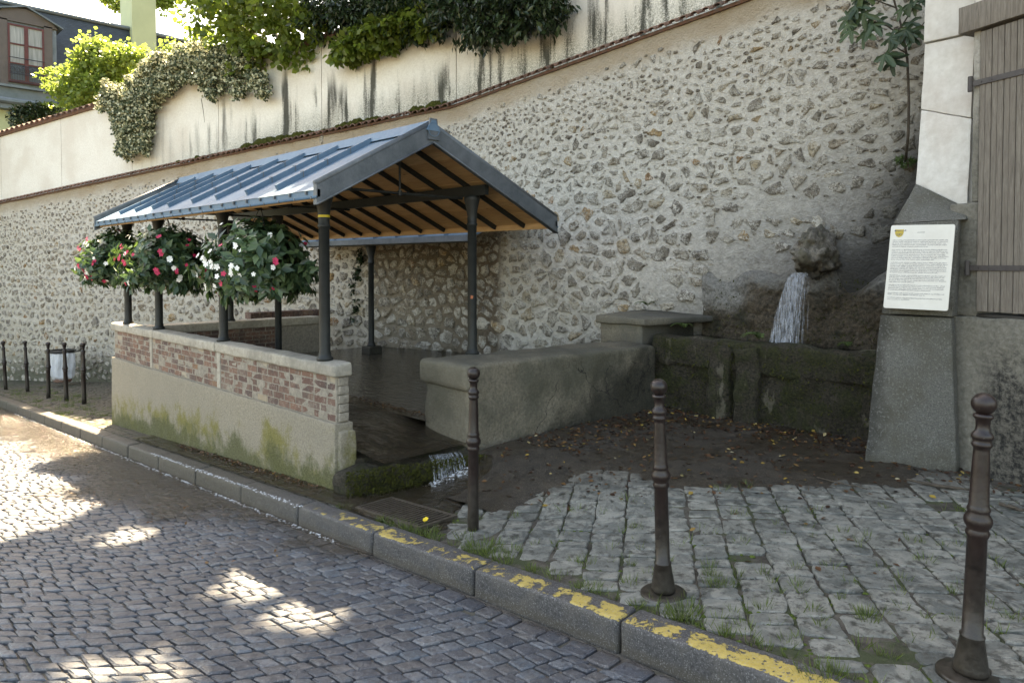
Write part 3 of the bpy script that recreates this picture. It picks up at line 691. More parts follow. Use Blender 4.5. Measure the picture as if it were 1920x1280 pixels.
m.add([tz2w(T0, -1, 0), tz2w(T0, zcop(T0), 0), tz2w(T0, zcop(T0), -.5), tz2w(T0, -1, -.5)], [(0, 1, 2, 3)])
m.add([tz2w(T1, -2, 0), tz2w(T1, zcop(T1), 0), tz2w(T1, zcop(T1), -.5), tz2w(T1, -2, -.5)], [(3, 2, 1, 0)])
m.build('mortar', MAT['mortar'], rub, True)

def voronoi(points, bx, kn=18):
    kd = kdtree.KDTree(len(points))
    for i, p in enumerate(points): kd.insert((p[0], p[1], 0), i)
    kd.balance(); out = []
    for i, p in enumerate(points):
        poly = [(p[0] - bx, p[1] - bx), (p[0] + bx, p[1] - bx), (p[0] + bx, p[1] + bx), (p[0] - bx, p[1] + bx)]
        for co, j, d in kd.find_n((p[0], p[1], 0), kn):
            if j == i: continue
            q = points[j]; mx, my = (p[0] + q[0]) / 2, (p[1] + q[1]) / 2; nx, ny = q[0] - p[0], q[1] - p[1]
            if d / 2 > max(math.hypot(a - p[0], b - p[1]) for a, b in poly): break
            new = []
            for k_ in range(len(poly)):
                a, b = poly[k_], poly[(k_ + 1) % len(poly)]
                da = (a[0] - mx) * nx + (a[1] - my) * ny; db = (b[0] - mx) * nx + (b[1] - my) * ny
                if da <= 0: new.append(a)
                if (da < 0) != (db < 0) and da != db:
                    f = da / (da - db); new.append((a[0] + (b[0] - a[0]) * f, a[1] + (b[1] - a[1]) * f))
            poly = new
            if len(poly) < 3: break
        out.append(poly)
    return out
ASP = 1.0
pts = []; z = -.9
while z < 5.5:
    hrow = .195 - .020 * max(0, z - .8) + random.uniform(-.045, .03); hrow = max(.095, hrow)
    t = T0
    while t < T1:
        big = random.random() < .16
        w = hrow * random.uniform(.75, 2.1) * (1.45 if big else 1) * (1.1 if t < -2 else .86)
        zz = z + random.uniform(-.45, .45) * hrow - .02 * t
        if zz < zcop(t) - .05: pts.append((t + w / 2, zz, w))
        t += w
    z += hrow
cells = voronoi(pts, .4)
def stone_keep(t, z):
    x = -9.36 - t
    if z > zcop(t) - .28 - .22 * abs(nz((t, 0, 0), 1.7)): return random.random() < .05 and z < zcop(t) - .15
    if t > 0: return z > zbase(x) - .2
    if x > -6.0 and z < 1.95 - .1 * (x + 4.4) * 0 and x > -4.9 + .5 * (z - .9): return False     # hidden behind the tufa and basin
    if -4.6 < x < -2.0 and z < 2.3 + .2 * nz((x, z, 0), 2): return random.random() < .85
    if x > -5.5 and z < 2.5: return random.random() < .75
    return z > -.1
items = []
for (t, z, w), poly in zip(pts, cells):
    if len(poly) < 4 or not stone_keep(t, z): continue
    x = -9.36 - t
    cx = sum(p[0] for p in poly) / len(poly); cz = sum(p[1] for p in poly) / len(poly)
    under = zcop(t) - z
    brown = 1.1 < (-x - 7) < 4.2 and False
    if -11.1 < x < -8.2 and z < 2.5: gap, sh = .010, .95
    elif t > 3: gap, sh = random.uniform(.012, .028), random.uniform(.62, 1.0)
    elif z < 2.1: gap, sh = random.uniform(.008, .022), random.uniform(.82, 1.0)
    elif z < 3.3: gap, sh = random.uniform(.008, .024), random.uniform(.72, 1.0)
    else: gap, sh = random.uniform(.010, .026), random.uniform(.56, 1.0)
    if under < .9: sh *= .8
    if random.random() < .13 and under > .5: sh = min(.97, sh * 1.3)
    # round the cell: cut corners once, shrink, roughen
    Q = []
    for k_ in range(len(poly)):
        a, b = poly[k_], poly[(k_ + 1) % len(poly)]
        if math.hypot(a[0] - b[0], a[1] - b[1]) < .02: Q.append(((a[0] + b[0]) / 2, (a[1] + b[1]) / 2)); continue
        for f in (.22, .78): Q.append((a[0] + (b[0] - a[0]) * f, a[1] + (b[1] - a[1]) * f))
    if len(Q) < 5: continue
    if sh > .8:
        Q2 = []
        for k_ in range(len(Q)):
            a, b = Q[k_], Q[(k_ + 1) % len(Q)]
            if math.hypot(a[0] - b[0], a[1] - b[1]) > .07: Q2 += [a, ((a[0] + b[0]) / 2, (a[1] + b[1]) / 2)]
            else: Q2.append(a)
        Q = Q2
    R = []
    shz = sh * random.uniform(.8, 1.0)
    for (a, b) in Q:
        dx, dz = a - cx, b - cz; l = math.hypot(dx, dz); kk = max(.25, 1 - gap / max(l, .01)) * (1 + random.uniform(-.20, .16))
        R.append((cx + dx * kk * sh, cz + dz * kk * shz))
    ar = sum(R[i][0] * R[(i + 1) % len(R)][1] - R[(i + 1) % len(R)][0] * R[i][1] for i in range(len(R))) / 2
    if abs(ar) < .0006: continue
    if ar > 0: R.reverse()        # t runs to the left seen from outside
    h = random.uniform(.014, .036) if z < 2.2 else random.uniform(.007, .028)
    d0 = .035 * nz((cx, cz, 0), .8) + .014 * nz((cx, cz, 3), 5)
    if cz < .35: d0 += .03
    P3 = [tz2w(a, b, d0) for a, b in R]
    nn = (tz2w(cx, cz, 1) - tz2w(cx, cz, 0)).normalized()
    if (sh < .9 or random.random() < .3) and under > .35 and z > .9:
        for (qa, qb) in random.sample(poly, min(len(poly), 2)):     # small gallets pressed into the joints
            s_ = random.uniform(.010, .024) * (1.2 if sh < .8 else .8); ph = random.random() * 6; el_ = random.uniform(1, 2)
            G3 = [tz2w(qa + math.cos(ph - a_) * s_ * el_ * random.uniform(.7, 1.2), qb + math.sin(ph - a_) * s_ * random.uniform(.7, 1.2), d0) for a_ in (0, 1.2, 2.4, 3.7, 5.0)]
            nrm_ = (G3[1] - G3[0]).cross(G3[2] - G3[0])
            if nrm_.dot(nn) < 0: G3.reverse()
            items.append((G3[0], s_ * s_ * .5, (G3, nn, random.uniform(.010, .020), random.random() * .9)))
    rr = random.random()
    if sh < .6 and rr > .9: rr *= .8
    items.append((tz2w(cx, cz, 0), abs(ar), (P3, nn, h, rr)))
def mk_stone(m, pl):
    P3, nn, h, r = pl
    m.chip(P3, nn, h, .035, .020 if len(P3) > 5 else .006, random.uniform(-.006, .008), r, .007, .12)
build_pieces(items, 298, 'stone', 'stones', MAT['rubble'], rub, mk_stone, lambda s: s[0] < 1725 and s[1] < 640 and not (420 < s[0] < 1000 and 235 < s[1] < 430) )

# tile coping on the rubble wall: half-round tiles sloping outwards
tp = .155; prof = M(); n = 6
def tile_mesh(name, W, L, drop, R, th=.012):
    """a half-round tile running along +y (outwards is -y), origin at its back edge"""
    m = M(); vs = []; fs = []
    for j, (y, z, k) in enumerate(((0.03, .04, .88), (-L, -drop, 1.0))):
        for s_, rr in ((0, R * k), (1, (R - th) * k)):
            for i in range(n + 1):
                a = math.pi * i / n; vs.append((-math.cos(a) * rr, y, z + math.sin(a) * rr * .75))
    q = n + 1
    for i in range(n):
        fs.append((i, 2 * q + i, 2 * q + i + 1, i + 1)); fs.append((q + i, q + i + 1, 3 * q + i + 1, 3 * q + i)); fs.append((2 * q + i, 3 * q + i, 3 * q + i + 1, 2 * q + i + 1))
    m.add(vs, fs, random.random()); return m.mesh(name, MAT['tile'])
tiles = [tile_mesh('coping_tile', tp, .14, .035, .062) for _ in range(8)]
bed = M()
def bedf(t0, t1, st=.3):
    k_ = int((t1 - t0) / st)
    for i in range(k_):
        a, b = t0 + (t1 - t0) * i / k_, t0 + (t1 - t0) * (i + 1) / k_
        za, zb = zcop(a), zcop(b)
        bed.hexa([tz2w(a, za - .05, .035), tz2w(b, zb - .05, .035), tz2w(b, zb - .04, -.2), tz2w(a, za - .04, -.2),
                  tz2w(a, za - .012, .04), tz2w(b, zb - .012, .04), tz2w(b, zb + .03, -.2), tz2w(a, za + .03, -.2)], .35)
bedf(T0, T1)
bed.build('tile_bed', MAT['tile'], rub)
t = T0 + .1; k = 0
while t < T1:
    o = link('coping_tile', tiles[k % 8], rub); p = tz2w(t, zcop(t) + .004, 0); k += 1
    q = rub.location; o.location = Vector(p) - q
    d = WD if t > 0 else Vector((-1, 0)); o.rotation_euler = (0, random.uniform(-.03, .03) + (0.077 if t < 0 else .077), math.atan2(-d.y, -d.x) + random.uniform(-.04, .04))
    t += tp * (1 if inview(p, 60) else 1)

# ------------------------------------------------------------------ the plaster wall standing on it
pw = thing('plaster_wall', 'cream plastered garden wall streaked black, standing on the rubble wall', 'wall', (-9.36, 8.07, 4.4))
def pwall(t, h, out=0): p = wall_xy(t, out - .14); return Vector((p.x, p.y, zcop(t) + h))
joints = [-11.5, -8.05 - 1.2, -6.2, -3.17, .05, 3.08, 5.97, 8.87, 11.65, 14.4, 16.3]
for a, b in zip(joints[:-1], joints[1:]):
    m = M(); g = .008; nu = 10; vs = []; wp = []
    for j in range(5):
        for i in range(nu + 1):
            t = a + g + (b - a - 2 * g) * i / nu; h = 1.83 * j / 4; vs.append(pwall(t, h, .006 * nz((t, h, 0), .7))); wp.append((t, h, 0))
    fs = [(j * (nu + 1) + i + 1, j * (nu + 1) + i, (j + 1) * (nu + 1) + i, (j + 1) * (nu + 1) + i + 1) for j in range(4) for i in range(nu)]
    for j in range(2):
        for (t, s_) in ((a + g, 1), (b - g, -1)):
            pass
    n0 = len(vs)
    for (t, h) in ((a + g, 0), (b - g, 0), (b - g, 1.83), (a + g, 1.83)): vs.append(pwall(t, h, -.2)); wp.append((t, h, 0))
    e0, e1, e2, e3 = 0, nu, 4 * (nu + 1) + nu, 4 * (nu + 1)
    fs += [(e0, n0, n0 + 3) + tuple(j * (nu + 1) for j in (4, 3, 2, 1)), (n0 + 1,) + tuple(j * (nu + 1) + nu for j in range(5)) + (n0 + 2,),
           tuple(range(e3, e2 + 1)) + (n0 + 2, n0 + 3), (n0, n0 + 1, n0 + 2, n0 + 3)]
    m.add(vs, fs); me = m.mesh('plaster_panel', MAT['plaster'])
    at = me.attributes.new('wallpos', 'FLOAT_VECTOR', 'POINT'); at.data.foreach_set('vector', [c for v in wp for c in v])
    link('plaster_panel', me, pw)
m = M()
for a, b in zip(joints[:-1], joints[1:]):
    m.hexa([pwall(a, -.05, -.02), pwall(b, -.05, -.02), pwall(b, -.05, -.19), pwall(a, -.05, -.19), pwall(a, 1.8, -.02), pwall(b, 1.8, -.02), pwall(b, 1.8, -.19), pwall(a, 1.8, -.19)])
m.build('wall_core', MAT['joint'], pw)
big = [tile_mesh('ridge_tile', .22, .17, .04, .095) for _ in range(5)]
m = M()
for i in range(60):
    a, b = T0 + (T1 - T0) * i / 60, T0 + (T1 - T0) * (i + 1) / 60
    m.hexa([pwall(a, 1.79, .05), pwall(b, 1.79, .05), pwall(b, 1.79, -.3), pwall(a, 1.79, -.3), pwall(a, 1.85, .07), pwall(b, 1.85, .07), pwall(b, 1.92, -.3), pwall(a, 1.92, -.3)], .5)
m.build('tile_bed', MAT['tile'], pw)
t = T0; k = 0
while t < T1:
    p = pwall(t, 1.86, -.03); o = link('ridge_tile', big[k % 5], pw); k += 1; o.location = p - pw.location
    d = WD if t > 0 else Vector((-1, 0)); o.rotation_euler = (0, .077, math.atan2(-d.y, -d.x)); t += .23

# moss cushions along the coping
mm = []
for i in range(560):
    t = random.uniform(-3.2, 7.6)
    dens = sstep(7.8, 5.5, t) * (1 if t > .1 else .06) * sstep(-.35, .15, nz((t * 1.3, 3, 0), 1.1))
    if random.random() > dens: continue
    mm.append(t)
m = M()
for t in mm:
    s = random.uniform(.05, .17) * (1 if t > .2 else .4) * (.62 + .5 * nz((t, 8, 0), 1.7)) * (1.0 + .35 * nz((t, 0, 0), 2))
    c = tz2w(t, zcop(t) + .02, -random.uniform(-.05, .08)); vs = []; fs = []
    for j in range(4):
        for k_ in range(8):
            a = 2 * math.pi * k_ / 8; e = math.pi / 2 * j / 3.4
            rr = s * math.cos(e) * random.uniform(.8, 1.2); vs.append(c + Vector((math.cos(a) * rr * 1.3, math.sin(a) * rr * .9, s * .95 * math.sin(e) * random.uniform(.8, 1.2) - .01)))
    for j in range(3):
        for k_ in range(8): fs.append((j * 8 + k_, j * 8 + (k_ + 1) % 8, (j + 1) * 8 + (k_ + 1) % 8, (j + 1) * 8 + k_))
    fs.append(tuple(24 + k_ for k_ in range(8))); m.add(vs, fs, random.random())
o = m.build('moss', MAT['moss'], smooth=False); tag(o, 'green moss cushions growing on the tile coping above the wash house', 'moss', kind='stuff')
# ------------------------------------------------------------------ the wash house: brick walls
NEAR, FAR = -5.23, -11.25; CT = .92
bwall = thing('brick_wall', 'low brick wall on a mossy rendered plinth facing the street', 'wall', ((NEAR + FAR) / 2, 3.2, -.4))
m = M(); m.block([(FAR - .04, 3.10, -.95), (NEAR + .02, 3.10, -.45), (NEAR + .02, 3.30, -.45), (FAR - .04, 3.30, -.95), (FAR - .04, 3.115, .41), (NEAR + .02, 3.115, .41), (NEAR + .02, 3.295, .41), (FAR - .04, 3.295, .41)], .06, .012, .006, 5)
m.build('plinth', MAT['plinth'], bwall, True)
m = M(); m.block([(FAR, 3.15, .40), (NEAR - .01, 3.15, .40), (NEAR - .01, 3.265, .40), (FAR, 3.265, .40), (FAR, 3.15, .82), (NEAR - .01, 3.15, .82), (NEAR - .01, 3.265, .82), (FAR, 3.265, .82)], .3, .005, .003, 5)
m.build('mortar', MAT['brick_mortar'], bwall, True)
piers = (-5.22, -7.62, -9.72, -11.18)
items = []
for j in range(6):
    z0 = .415 + j * .066; x = FAR + .03 + (.11 if j % 2 else 0)
    while x < NEAR - .05:
        l = .22 if random.random() < .9 else .11
        x1 = min(x + l, NEAR - .02); g = .005
        hit = [p for p in piers[1:3] if x + g < p + .05 and x1 - g > p - .05]
        segs = [(x + g, x1 - g)]
        for p in hit: segs = [q for a, b in segs for q in ((a, min(b, p - .05)), (max(a, p + .05), b)) if q[1] - q[0] > .03]
        for a, b in segs:
            a += random.uniform(-.002, .002); r = random.random()
            poly = [Vector((a, 3.152, z0 + g * .8)), Vector((b, 3.152, z0 + g * .8)), Vector((b, 3.152, z0 + .066 - g * .8)), Vector((a, 3.152, z0 + .066 - g * .8))]
            items.append((poly[0], l * .06, (poly, (0, -1, 0), r)))
        x = x1 if l < .2 or True else x
def mk_brick(m, pl):
    poly, nn, r = pl; poly = [p + Vector((random.uniform(-.002, .002), 0, random.uniform(-.002, .002))) for p in poly]
    m.chip(poly, nn, random.uniform(.001, .006), .01, .005, 0, r, .0012, .03)
build_pieces(items, 299, 'brick', 'bricks', MAT['brick'], bwall, mk_brick)
for p in piers[1:3]:
    m = M(); m.block([(p - .04, 3.142, .412), (p + .04, 3.142, .412), (p + .04, 3.20, .412), (p - .04, 3.20, .412), (p - .04, 3.142, .80), (p + .04, 3.142, .80), (p + .04, 3.20, .80), (p - .04, 3.20, .80)], .04, .005, .004, 9)
    m.build('cement_pier', MAT['coping'], bwall, True)
# end pier: cement courses seen on the wall's end
for j in range(5):
    z0 = .42 + j * .076
    m = M(); m.block([(NEAR - .02, 3.165, z0), (NEAR + .012, 3.165, z0), (NEAR + .012, 3.26, z0), (NEAR - .02, 3.26, z0), (NEAR - .02, 3.165, z0 + .072), (NEAR + .012, 3.165, z0 + .072), (NEAR + .012, 3.26, z0 + .072), (NEAR - .02, 3.26, z0 + .072)], .04, .008, .006, 11, .5, j)
    m.build('end_block', MAT['brick_mortar'], bwall, True)
for (a, b) in ((FAR - .05, -9.6), (-9.59, -7.66), (-7.65, NEAR + .03)):
    m = M(); dz = .015 * nz((a, 0, 0), 3)
    m.block([(a, 3.115, .80), (b, 3.115, .80), (b, 3.285, .80), (a, 3.285, .80), (a, 3.115, CT - .012), (b, 3.115, CT - .012), (b, 3.285, CT), (a, 3.285, CT)], .06, .022, .007, 6, .5, a)
    m.build('coping_stone', MAT['coping'], bwall, True)
# steps block under the wall's end
m = M(); m.block([(NEAR - .02, 3.13, -.3), (NEAR + .065, 3.13, -.3), (NEAR + .065, 3.33, -.3), (NEAR - .02, 3.33, -.3), (NEAR - .02, 3.14, .345), (NEAR + .05, 3.14, .345), (NEAR + .05, 3.31, .345), (NEAR - .02, 3.31, .345)], .05, .03, .012, 8)
m.build('end_plinth', MAT['plinth'], bwall, True)

def brick_panel(m, x, y0, y1, z0, z1):
    j = 0; z = z0
    while z < z1 - .05:
        y = y0 + (.11 if j % 2 else 0)
        while y < y1 - .04:
            b = min(y + .22, y1)
            yield [Vector((x, y + .005, z + .004)), Vector((x, b - .005, z + .004)), Vector((x, b - .005, z + .062)), Vector((x, y + .005, z + .062))]
            y = b
        z += .066; j += 1
ew = thing('end_wall', 'brick wall with cement coping closing the lower end of the wash house', 'wall', (-11.15, 4.8, -.5))
m = M(); m.block([(-11.25, 3.42, -.9), (-11.02, 3.42, -.9), (-11.02, 6.3, -.9), (-11.25, 6.3, -.9), (-11.25, 3.42, .72), (-11.02, 3.42, .72), (-11.02, 6.3, .72), (-11.25, 6.3, .72)], .12, .01, .006); m.build('masonry', MAT['brick_mortar'], ew, True)
its = [(p[0], .01, (p, (1, 0, 0), random.random() * .7)) for p in brick_panel(None, -11.018, 3.45, 5.6, .2, .72)]
build_pieces(its, 80, 'brick', 'bricks', MAT['brick'], ew, mk_brick)
m = M(); m.block([(-11.3, 3.385, .72), (-10.98, 3.385, .72), (-10.98, 6.33, .72), (-11.3, 6.33, .72), (-11.3, 3.385, .85), (-10.98, 3.385, .85), (-10.98, 6.33, .85), (-11.3, 6.33, .85)], .1, .02, .006); m.build('coping_stone', MAT['coping'], ew, True)
bw2 = thing('back_brick_wall', 'short brick wall standing behind the end wall of the wash house', 'wall', (-11.9, 6.1, -.6))
m = M(); m.block([(-12.0, 5.45, -.9), (-11.82, 5.45, -.9), (-11.82, 6.8, -.9), (-12.0, 6.8, -.9), (-12.0, 5.45, .80), (-11.82, 5.45, .80), (-11.82, 6.8, .80), (-12.0, 6.8, .80)], .12, .01, .006); m.build('masonry', MAT['brick_mortar'], bw2, True)
for i in range(14):
    a = 5.43 + i * .099; m = M(); m.block([(-12.02, a, .80), (-11.79, a, .80), (-11.79, a + .094, .80), (-12.02, a + .094, .80), (-12.02, a, .91), (-11.79, a, .91), (-11.79, a + .094, .91), (-12.02, a + .094, .91)], .1, .006, .002, 6, random.random() * .6)
    m.build('soldier_brick', MAT['brick'], bw2)
its = [(p[0], .01, (p, (1, 0, 0), random.random() * .7)) for p in brick_panel(None, -11.817, 5.47, 6.78, .6, .8)]
build_pieces(its, 30, 'brick', 'bricks', MAT['brick'], bw2, mk_brick)

# pool, washing platform and its mossy lip
pool = structure('pool_water', sheet('pool_water', -11.0, -5.30, 4.2, 8.3, .12, lambda x, y: .245, MAT['pool'])); pool['label'] = 'dark rippled water of the wash pool'
m = M(); m.block([(-11.0, 3.29, -.6), (-5.15, 3.29, -.6), (-5.05, 4.27, -.6), (-11.0, 4.36, -.6), (-11.0, 3.29, .20), (-5.15, 3.29, .095), (-5.05, 4.25, .10), (-11.0, 4.36, .235)], .08, .03, .02, 5)
m.block([(-5.175, 3.07, -.6), (-4.92, 3.05, -.6), (-4.55, 4.24, -.6), (-5.25, 4.28, -.6), (-5.175, 3.08, .045), (-4.95, 3.07, .05), (-4.60, 4.22, .09), (-5.25, 4.26, .105)], .05, .05, .035, 6)
lip = m.build('washing_platform', MAT['mossy'], smooth=True); tag(lip, 'wet mossy stone platform of the wash house with overflowing lip', 'platform')
m = M(); m.grid(lambda u, v: (-11 + 6.22 * u, 3.31 + 1.02 * v, .262 - .13 * sstep(.80, 1, u) + .006 * nz((u * 9, v * 4, 0), 2)), 60, 12)
o = m.build('platform_water', MAT['film'], smooth=True); o['kind'] = 'structure'; o['label'] = 'thin sheet of water running over the washing platform'
# low cement wall to the right of the opening
def zlow(y): return .85
lw = thing('low_cement_wall', 'stained cement wall with rounded top between the wash pool and the fountain yard', 'wall', (-4.95, 5.5, .05))
m = M(); m.block([(-5.42, 4.20, -.4), (-4.76, 4.20, -.4), (-4.44, 6.80, -.4), (-5.15, 6.80, -.4), (-5.42, 4.22, .845), (-4.79, 4.22, .835), (-4.50, 6.80, .835), (-5.15, 6.80, .845)], .05, .045, .018, 5)
m.build('body', MAT['damp'], lw, True)
m = M(); m.block([(-5.45, 4.165, .62), (-4.745, 4.165, .60), (-4.735, 4.30, .60), (-5.43, 4.30, .62), (-5.45, 4.165, .855), (-4.765, 4.165, .845), (-4.755, 4.34, .845), (-5.43, 4.34, .855)], .05, .05, .008, 6)
m.build('end_cap', MAT['damp'], lw, True)
blk = thing('corner_block', 'dark square cement pier where the low wall meets the basin', 'pier', (-5.05, 7.3, .05))
m = M(); m.block([(-5.28, 6.78, -.3), (-4.66, 6.78, -.3), (-4.66, 7.95, -.3), (-5.45, 7.95, -.3), (-5.28, 6.78, 1.06), (-4.68, 6.78, 1.06), (-4.68, 7.95, 1.06), (-5.45, 7.95, 1.06)], .08, .03, .012, 4); m.build('pier_body', MAT['damp'], blk, True)
m = M(); m.block([(-5.32, 6.74, 1.045), (-4.62, 6.74, 1.045), (-4.38, 7.95, 1.045), (-5.50, 7.95, 1.045), (-5.32, 6.74, 1.14), (-4.62, 6.74, 1.13), (-4.38, 7.95, 1.12), (-5.50, 7.95, 1.15)], .07, .022, .014, 5); m.build('cap_slab', MAT['damp'], blk, True)

# ------------------------------------------------------------------ fountain basin, tufa, head, falling water
basin = thing('fountain_basin', 'moss-covered stone trough under the fountain head', 'basin', (-3.2, 7.1, .08))
YB = 6.90
m = M(); m.block([(-4.66, YB, -.3), (-1.7, YB + .05, -.3), (-1.7, YB + .30, -.3), (-4.66, YB + .25, -.3), (-4.60, YB, .86), (-1.7, YB + .05, .86), (-1.7, YB + .22, .86), (-4.60, YB + .17, .86)], .05, .03, .05, 4.5); m.build('front_wall', MAT['mossy'], basin, True)
m = M(); m.block([(-4.62, YB - .035, .62), (-1.7, YB + .01, .62), (-1.7, YB + .15, .62), (-4.62, YB + .11, .62), (-4.62, YB - .03, .93), (-1.7, YB + .015, .93), (-1.7, YB + .20, .94), (-4.62, YB + .16, .945)], .045, .035, .035, 6, .5, 4); m.build('rim', MAT['mossy'], basin, True)
for (xa, xb) in ((-3.86, -3.62), (-3.58, -3.30)):
    m = M(); m.block([(xa, YB - .12, -.1), (xb, YB - .12, -.1), (xb, YB + .1, -.1), (xa, YB + .1, -.1), (xa, YB - .08, .90), (xb, YB - .08, .90), (xb, YB + .1, .90), (xa, YB + .1, .90)], .045, .06, .05, 6, .5, xa); m.build('mossy_pilaster', MAT['mossy'], basin, True)
o = link('basin_water', sheet('basin_water', -4.60, -1.6, YB + .12, 8.0, .08, lambda x, y: .875 + .006 * nz((x, y, 0), 9), MAT['pool']), basin)
# tufa bulging from the wall foot
m = M()
def tuf(u, v):
    x = -4.55 + 3.2 * u; z = .7 + 1.25 * v
    b = .34 * (1 - v) ** .8 * sstep(0, .25, u) + .05 + .14 * nz((x, z, 0), 2.2) + .09 * abs(nz((x, z, 2), 5)) + .05 * abs(nz((x, z, 2), 12)) + .02 * nz((x, z, 2), 25)
    b = b * sstep(1.0, .65, v + .5 * nz((x, z, 7), 2.0)) - .10 * sstep(.74, 1.0, v + .45 * nz((x, z, 7), 2.0))
    if u < .3: b *= .5 + u / .6
    dd = math.exp(-((x + 2.86) / .28) ** 2) * sstep(1.0, .6, v) * .10
    return (x, 7.93 - b + dd, z)
m.grid(tuf, 190, 84); o = m.build('tufa_mass', MAT['tufa'], smooth=True); tag(o, 'dark damp crust of tufa rock bulging behind the basin', 'rock')
# the carved head: a worn grotesque mask
HX, HY, HZ = -3.08, 7.68, 1.87
m = M(); vs = []; fs = []; NA, NB = 72, 48
for j in range(NB + 1):
    e = -math.pi / 2 + math.pi * j / NB
    for i in range(NA):
        a = 2 * math.pi * i / NA
        d = Vector((math.cos(e) * math.cos(a), math.cos(e) * math.sin(a), math.sin(e)))
        r = 1 + .22 * nz(d, 1.8, 3) + .20 * nz(d, 4, 8) + .07 * nz(d, 9, 1) + .03 * nz(d, 18, 1)
        p = Vector((d.x * (.19 - .04 * d.z), d.y * .29, d.z * .25)) * r; p.x += .10 * max(0, d.y) * d.x; p.z += .05 * max(0, d.y) * d.z
        if d.y < 0:
            fx, fz = d.x, d.z
            p.y -= .12 * math.exp(-((fz + .15) / .38) ** 2 - (fx / .55) ** 2)              # muzzle
            p.y -= .05 * math.exp(-((fz - .05) / .18) ** 2 - (fx / .12) ** 2)              # nose
            for sx in (-.36, .36):
                p.y += .075 * math.exp(-((fz - .30) / .13) ** 2 - ((fx - sx) / .15) ** 2)  # eye sockets
                p.y -= .05 * math.exp(-((fz - .52) / .09) ** 2 - ((fx - sx) / .24) ** 2)   # brows
            p.y += .16 * math.exp(-((fz + .72) / .22) ** 2 - (fx / .42) ** 2)              # open mouth
        vs.append(Vector((HX, HY, HZ)) + p)
for j in range(NB):
    for i in range(NA): fs.append((j * NA + i, j * NA + (i + 1) % NA, (j + 1) * NA + (i + 1) % NA, (j + 1) * NA + i))
m.add(vs, fs); o = m.build('stone_mask', MAT['head'], smooth=True); tag(o, 'weathered stone mask spouting water over the basin', 'fountain spout')
# falling strands
m = M()
for i in range(95):
    s = random.choice((-.9, -.55, -.4, -.1, .15, .5, .85)) + random.gauss(0, .09); s = max(-1.1, min(1.1, s)); x0 = HX - .01 + .07 * s + random.uniform(-.01, .01); x1 = x0 + .08 * s - .10 + random.uniform(-.04, .04)
    y0 = HY - .30 + random.uniform(-.02, .03); y1 = y0 - .10 + random.uniform(-.05, .05); zt = 1.645 + random.uniform(-.01, .01); n_ = 9; pts_ = []; rr = []
    lo, hi = (0, 1) if random.random() < .75 else sorted((random.random() * .6, .5 + random.random() * .5))
    for k_ in range(n_ + 1):
        q = lo + (hi - lo) * k_ / n_; pts_.append((x0 + (x1 - x0) * q ** .7 + .006 * nz((i, q * 6, 0), 1.3), y0 + (y1 - y0) * q ** .5, zt - (zt - .885) * q ** 1.15)); rr.append(random.uniform(.0008, .0026) * (1 + 1.6 * abs(nz((i, q * 8, 2), 1.7))))
    if i % 3: m.tube(pts_, rr, 4)
for i in range(16):
    s = random.uniform(-1, 1); wd = random.uniform(.008, .028); x0 = HX - .01 + .08 * s; x1 = x0 + .09 * s - .10 + random.uniform(-.02, .02); y0 = HY - .34 + random.uniform(-.02, .03); vs = []
    for k_ in range(13):
        q = k_ / 12; c_ = Vector((x0 + (x1 - x0) * q ** .7, y0 - .11 * q ** .5, 1.66 - (1.66 - .885) * q ** 1.1)); w_ = wd * (.7 + .7 * q) * (1 + .4 * nz((i, q * 5, 0), 1)); vs += [c_ + Vector((-w_ * .8, -w_ * .25, 0)), c_ + Vector((w_ * .8, w_ * .25, 0))]
    m.add(vs, [(2 * k_, 2 * k_ + 1, 2 * k_ + 3, 2 * k_ + 2) for k_ in range(12)])
o = m.build('falling_water', MAT['fall'], smooth=True); tag(o, 'white strands of water falling from the stone mask into the basin', 'waterfall', kind='stuff')
m = M()
def blob(m, c, s, zs=.5, n=6):
    vs = []; fs = []
    for j in range(3):
        e = math.pi / 2 * j / 2.6
        for k_ in range(n):
            a = 2 * math.pi * k_ / n; q = s * math.cos(e) * random.uniform(.7, 1.3); vs.append(Vector(c) + Vector((math.cos(a) * q, math.sin(a) * q, s * zs * math.sin(e))))
    for j in range(2):
        for k_ in range(n): fs.append((j * n + k_, j * n + (k_ + 1) % n, (j + 1) * n + (k_ + 1) % n, (j + 1) * n + k_))
    fs.append(tuple(2 * n + k_ for k_ in range(n))); m.add(vs, fs, random.random())
for i in range(260):
    blob(m, (HX - .12 + random.gauss(0, .15), HY - .46 + random.gauss(0, .06), .878), random.uniform(.006, .022))
o = m.build('basin_foam', MAT['foam'], smooth=True); tag(o, 'white foam where the falling water hits the basin', 'foam', kind='stuff')

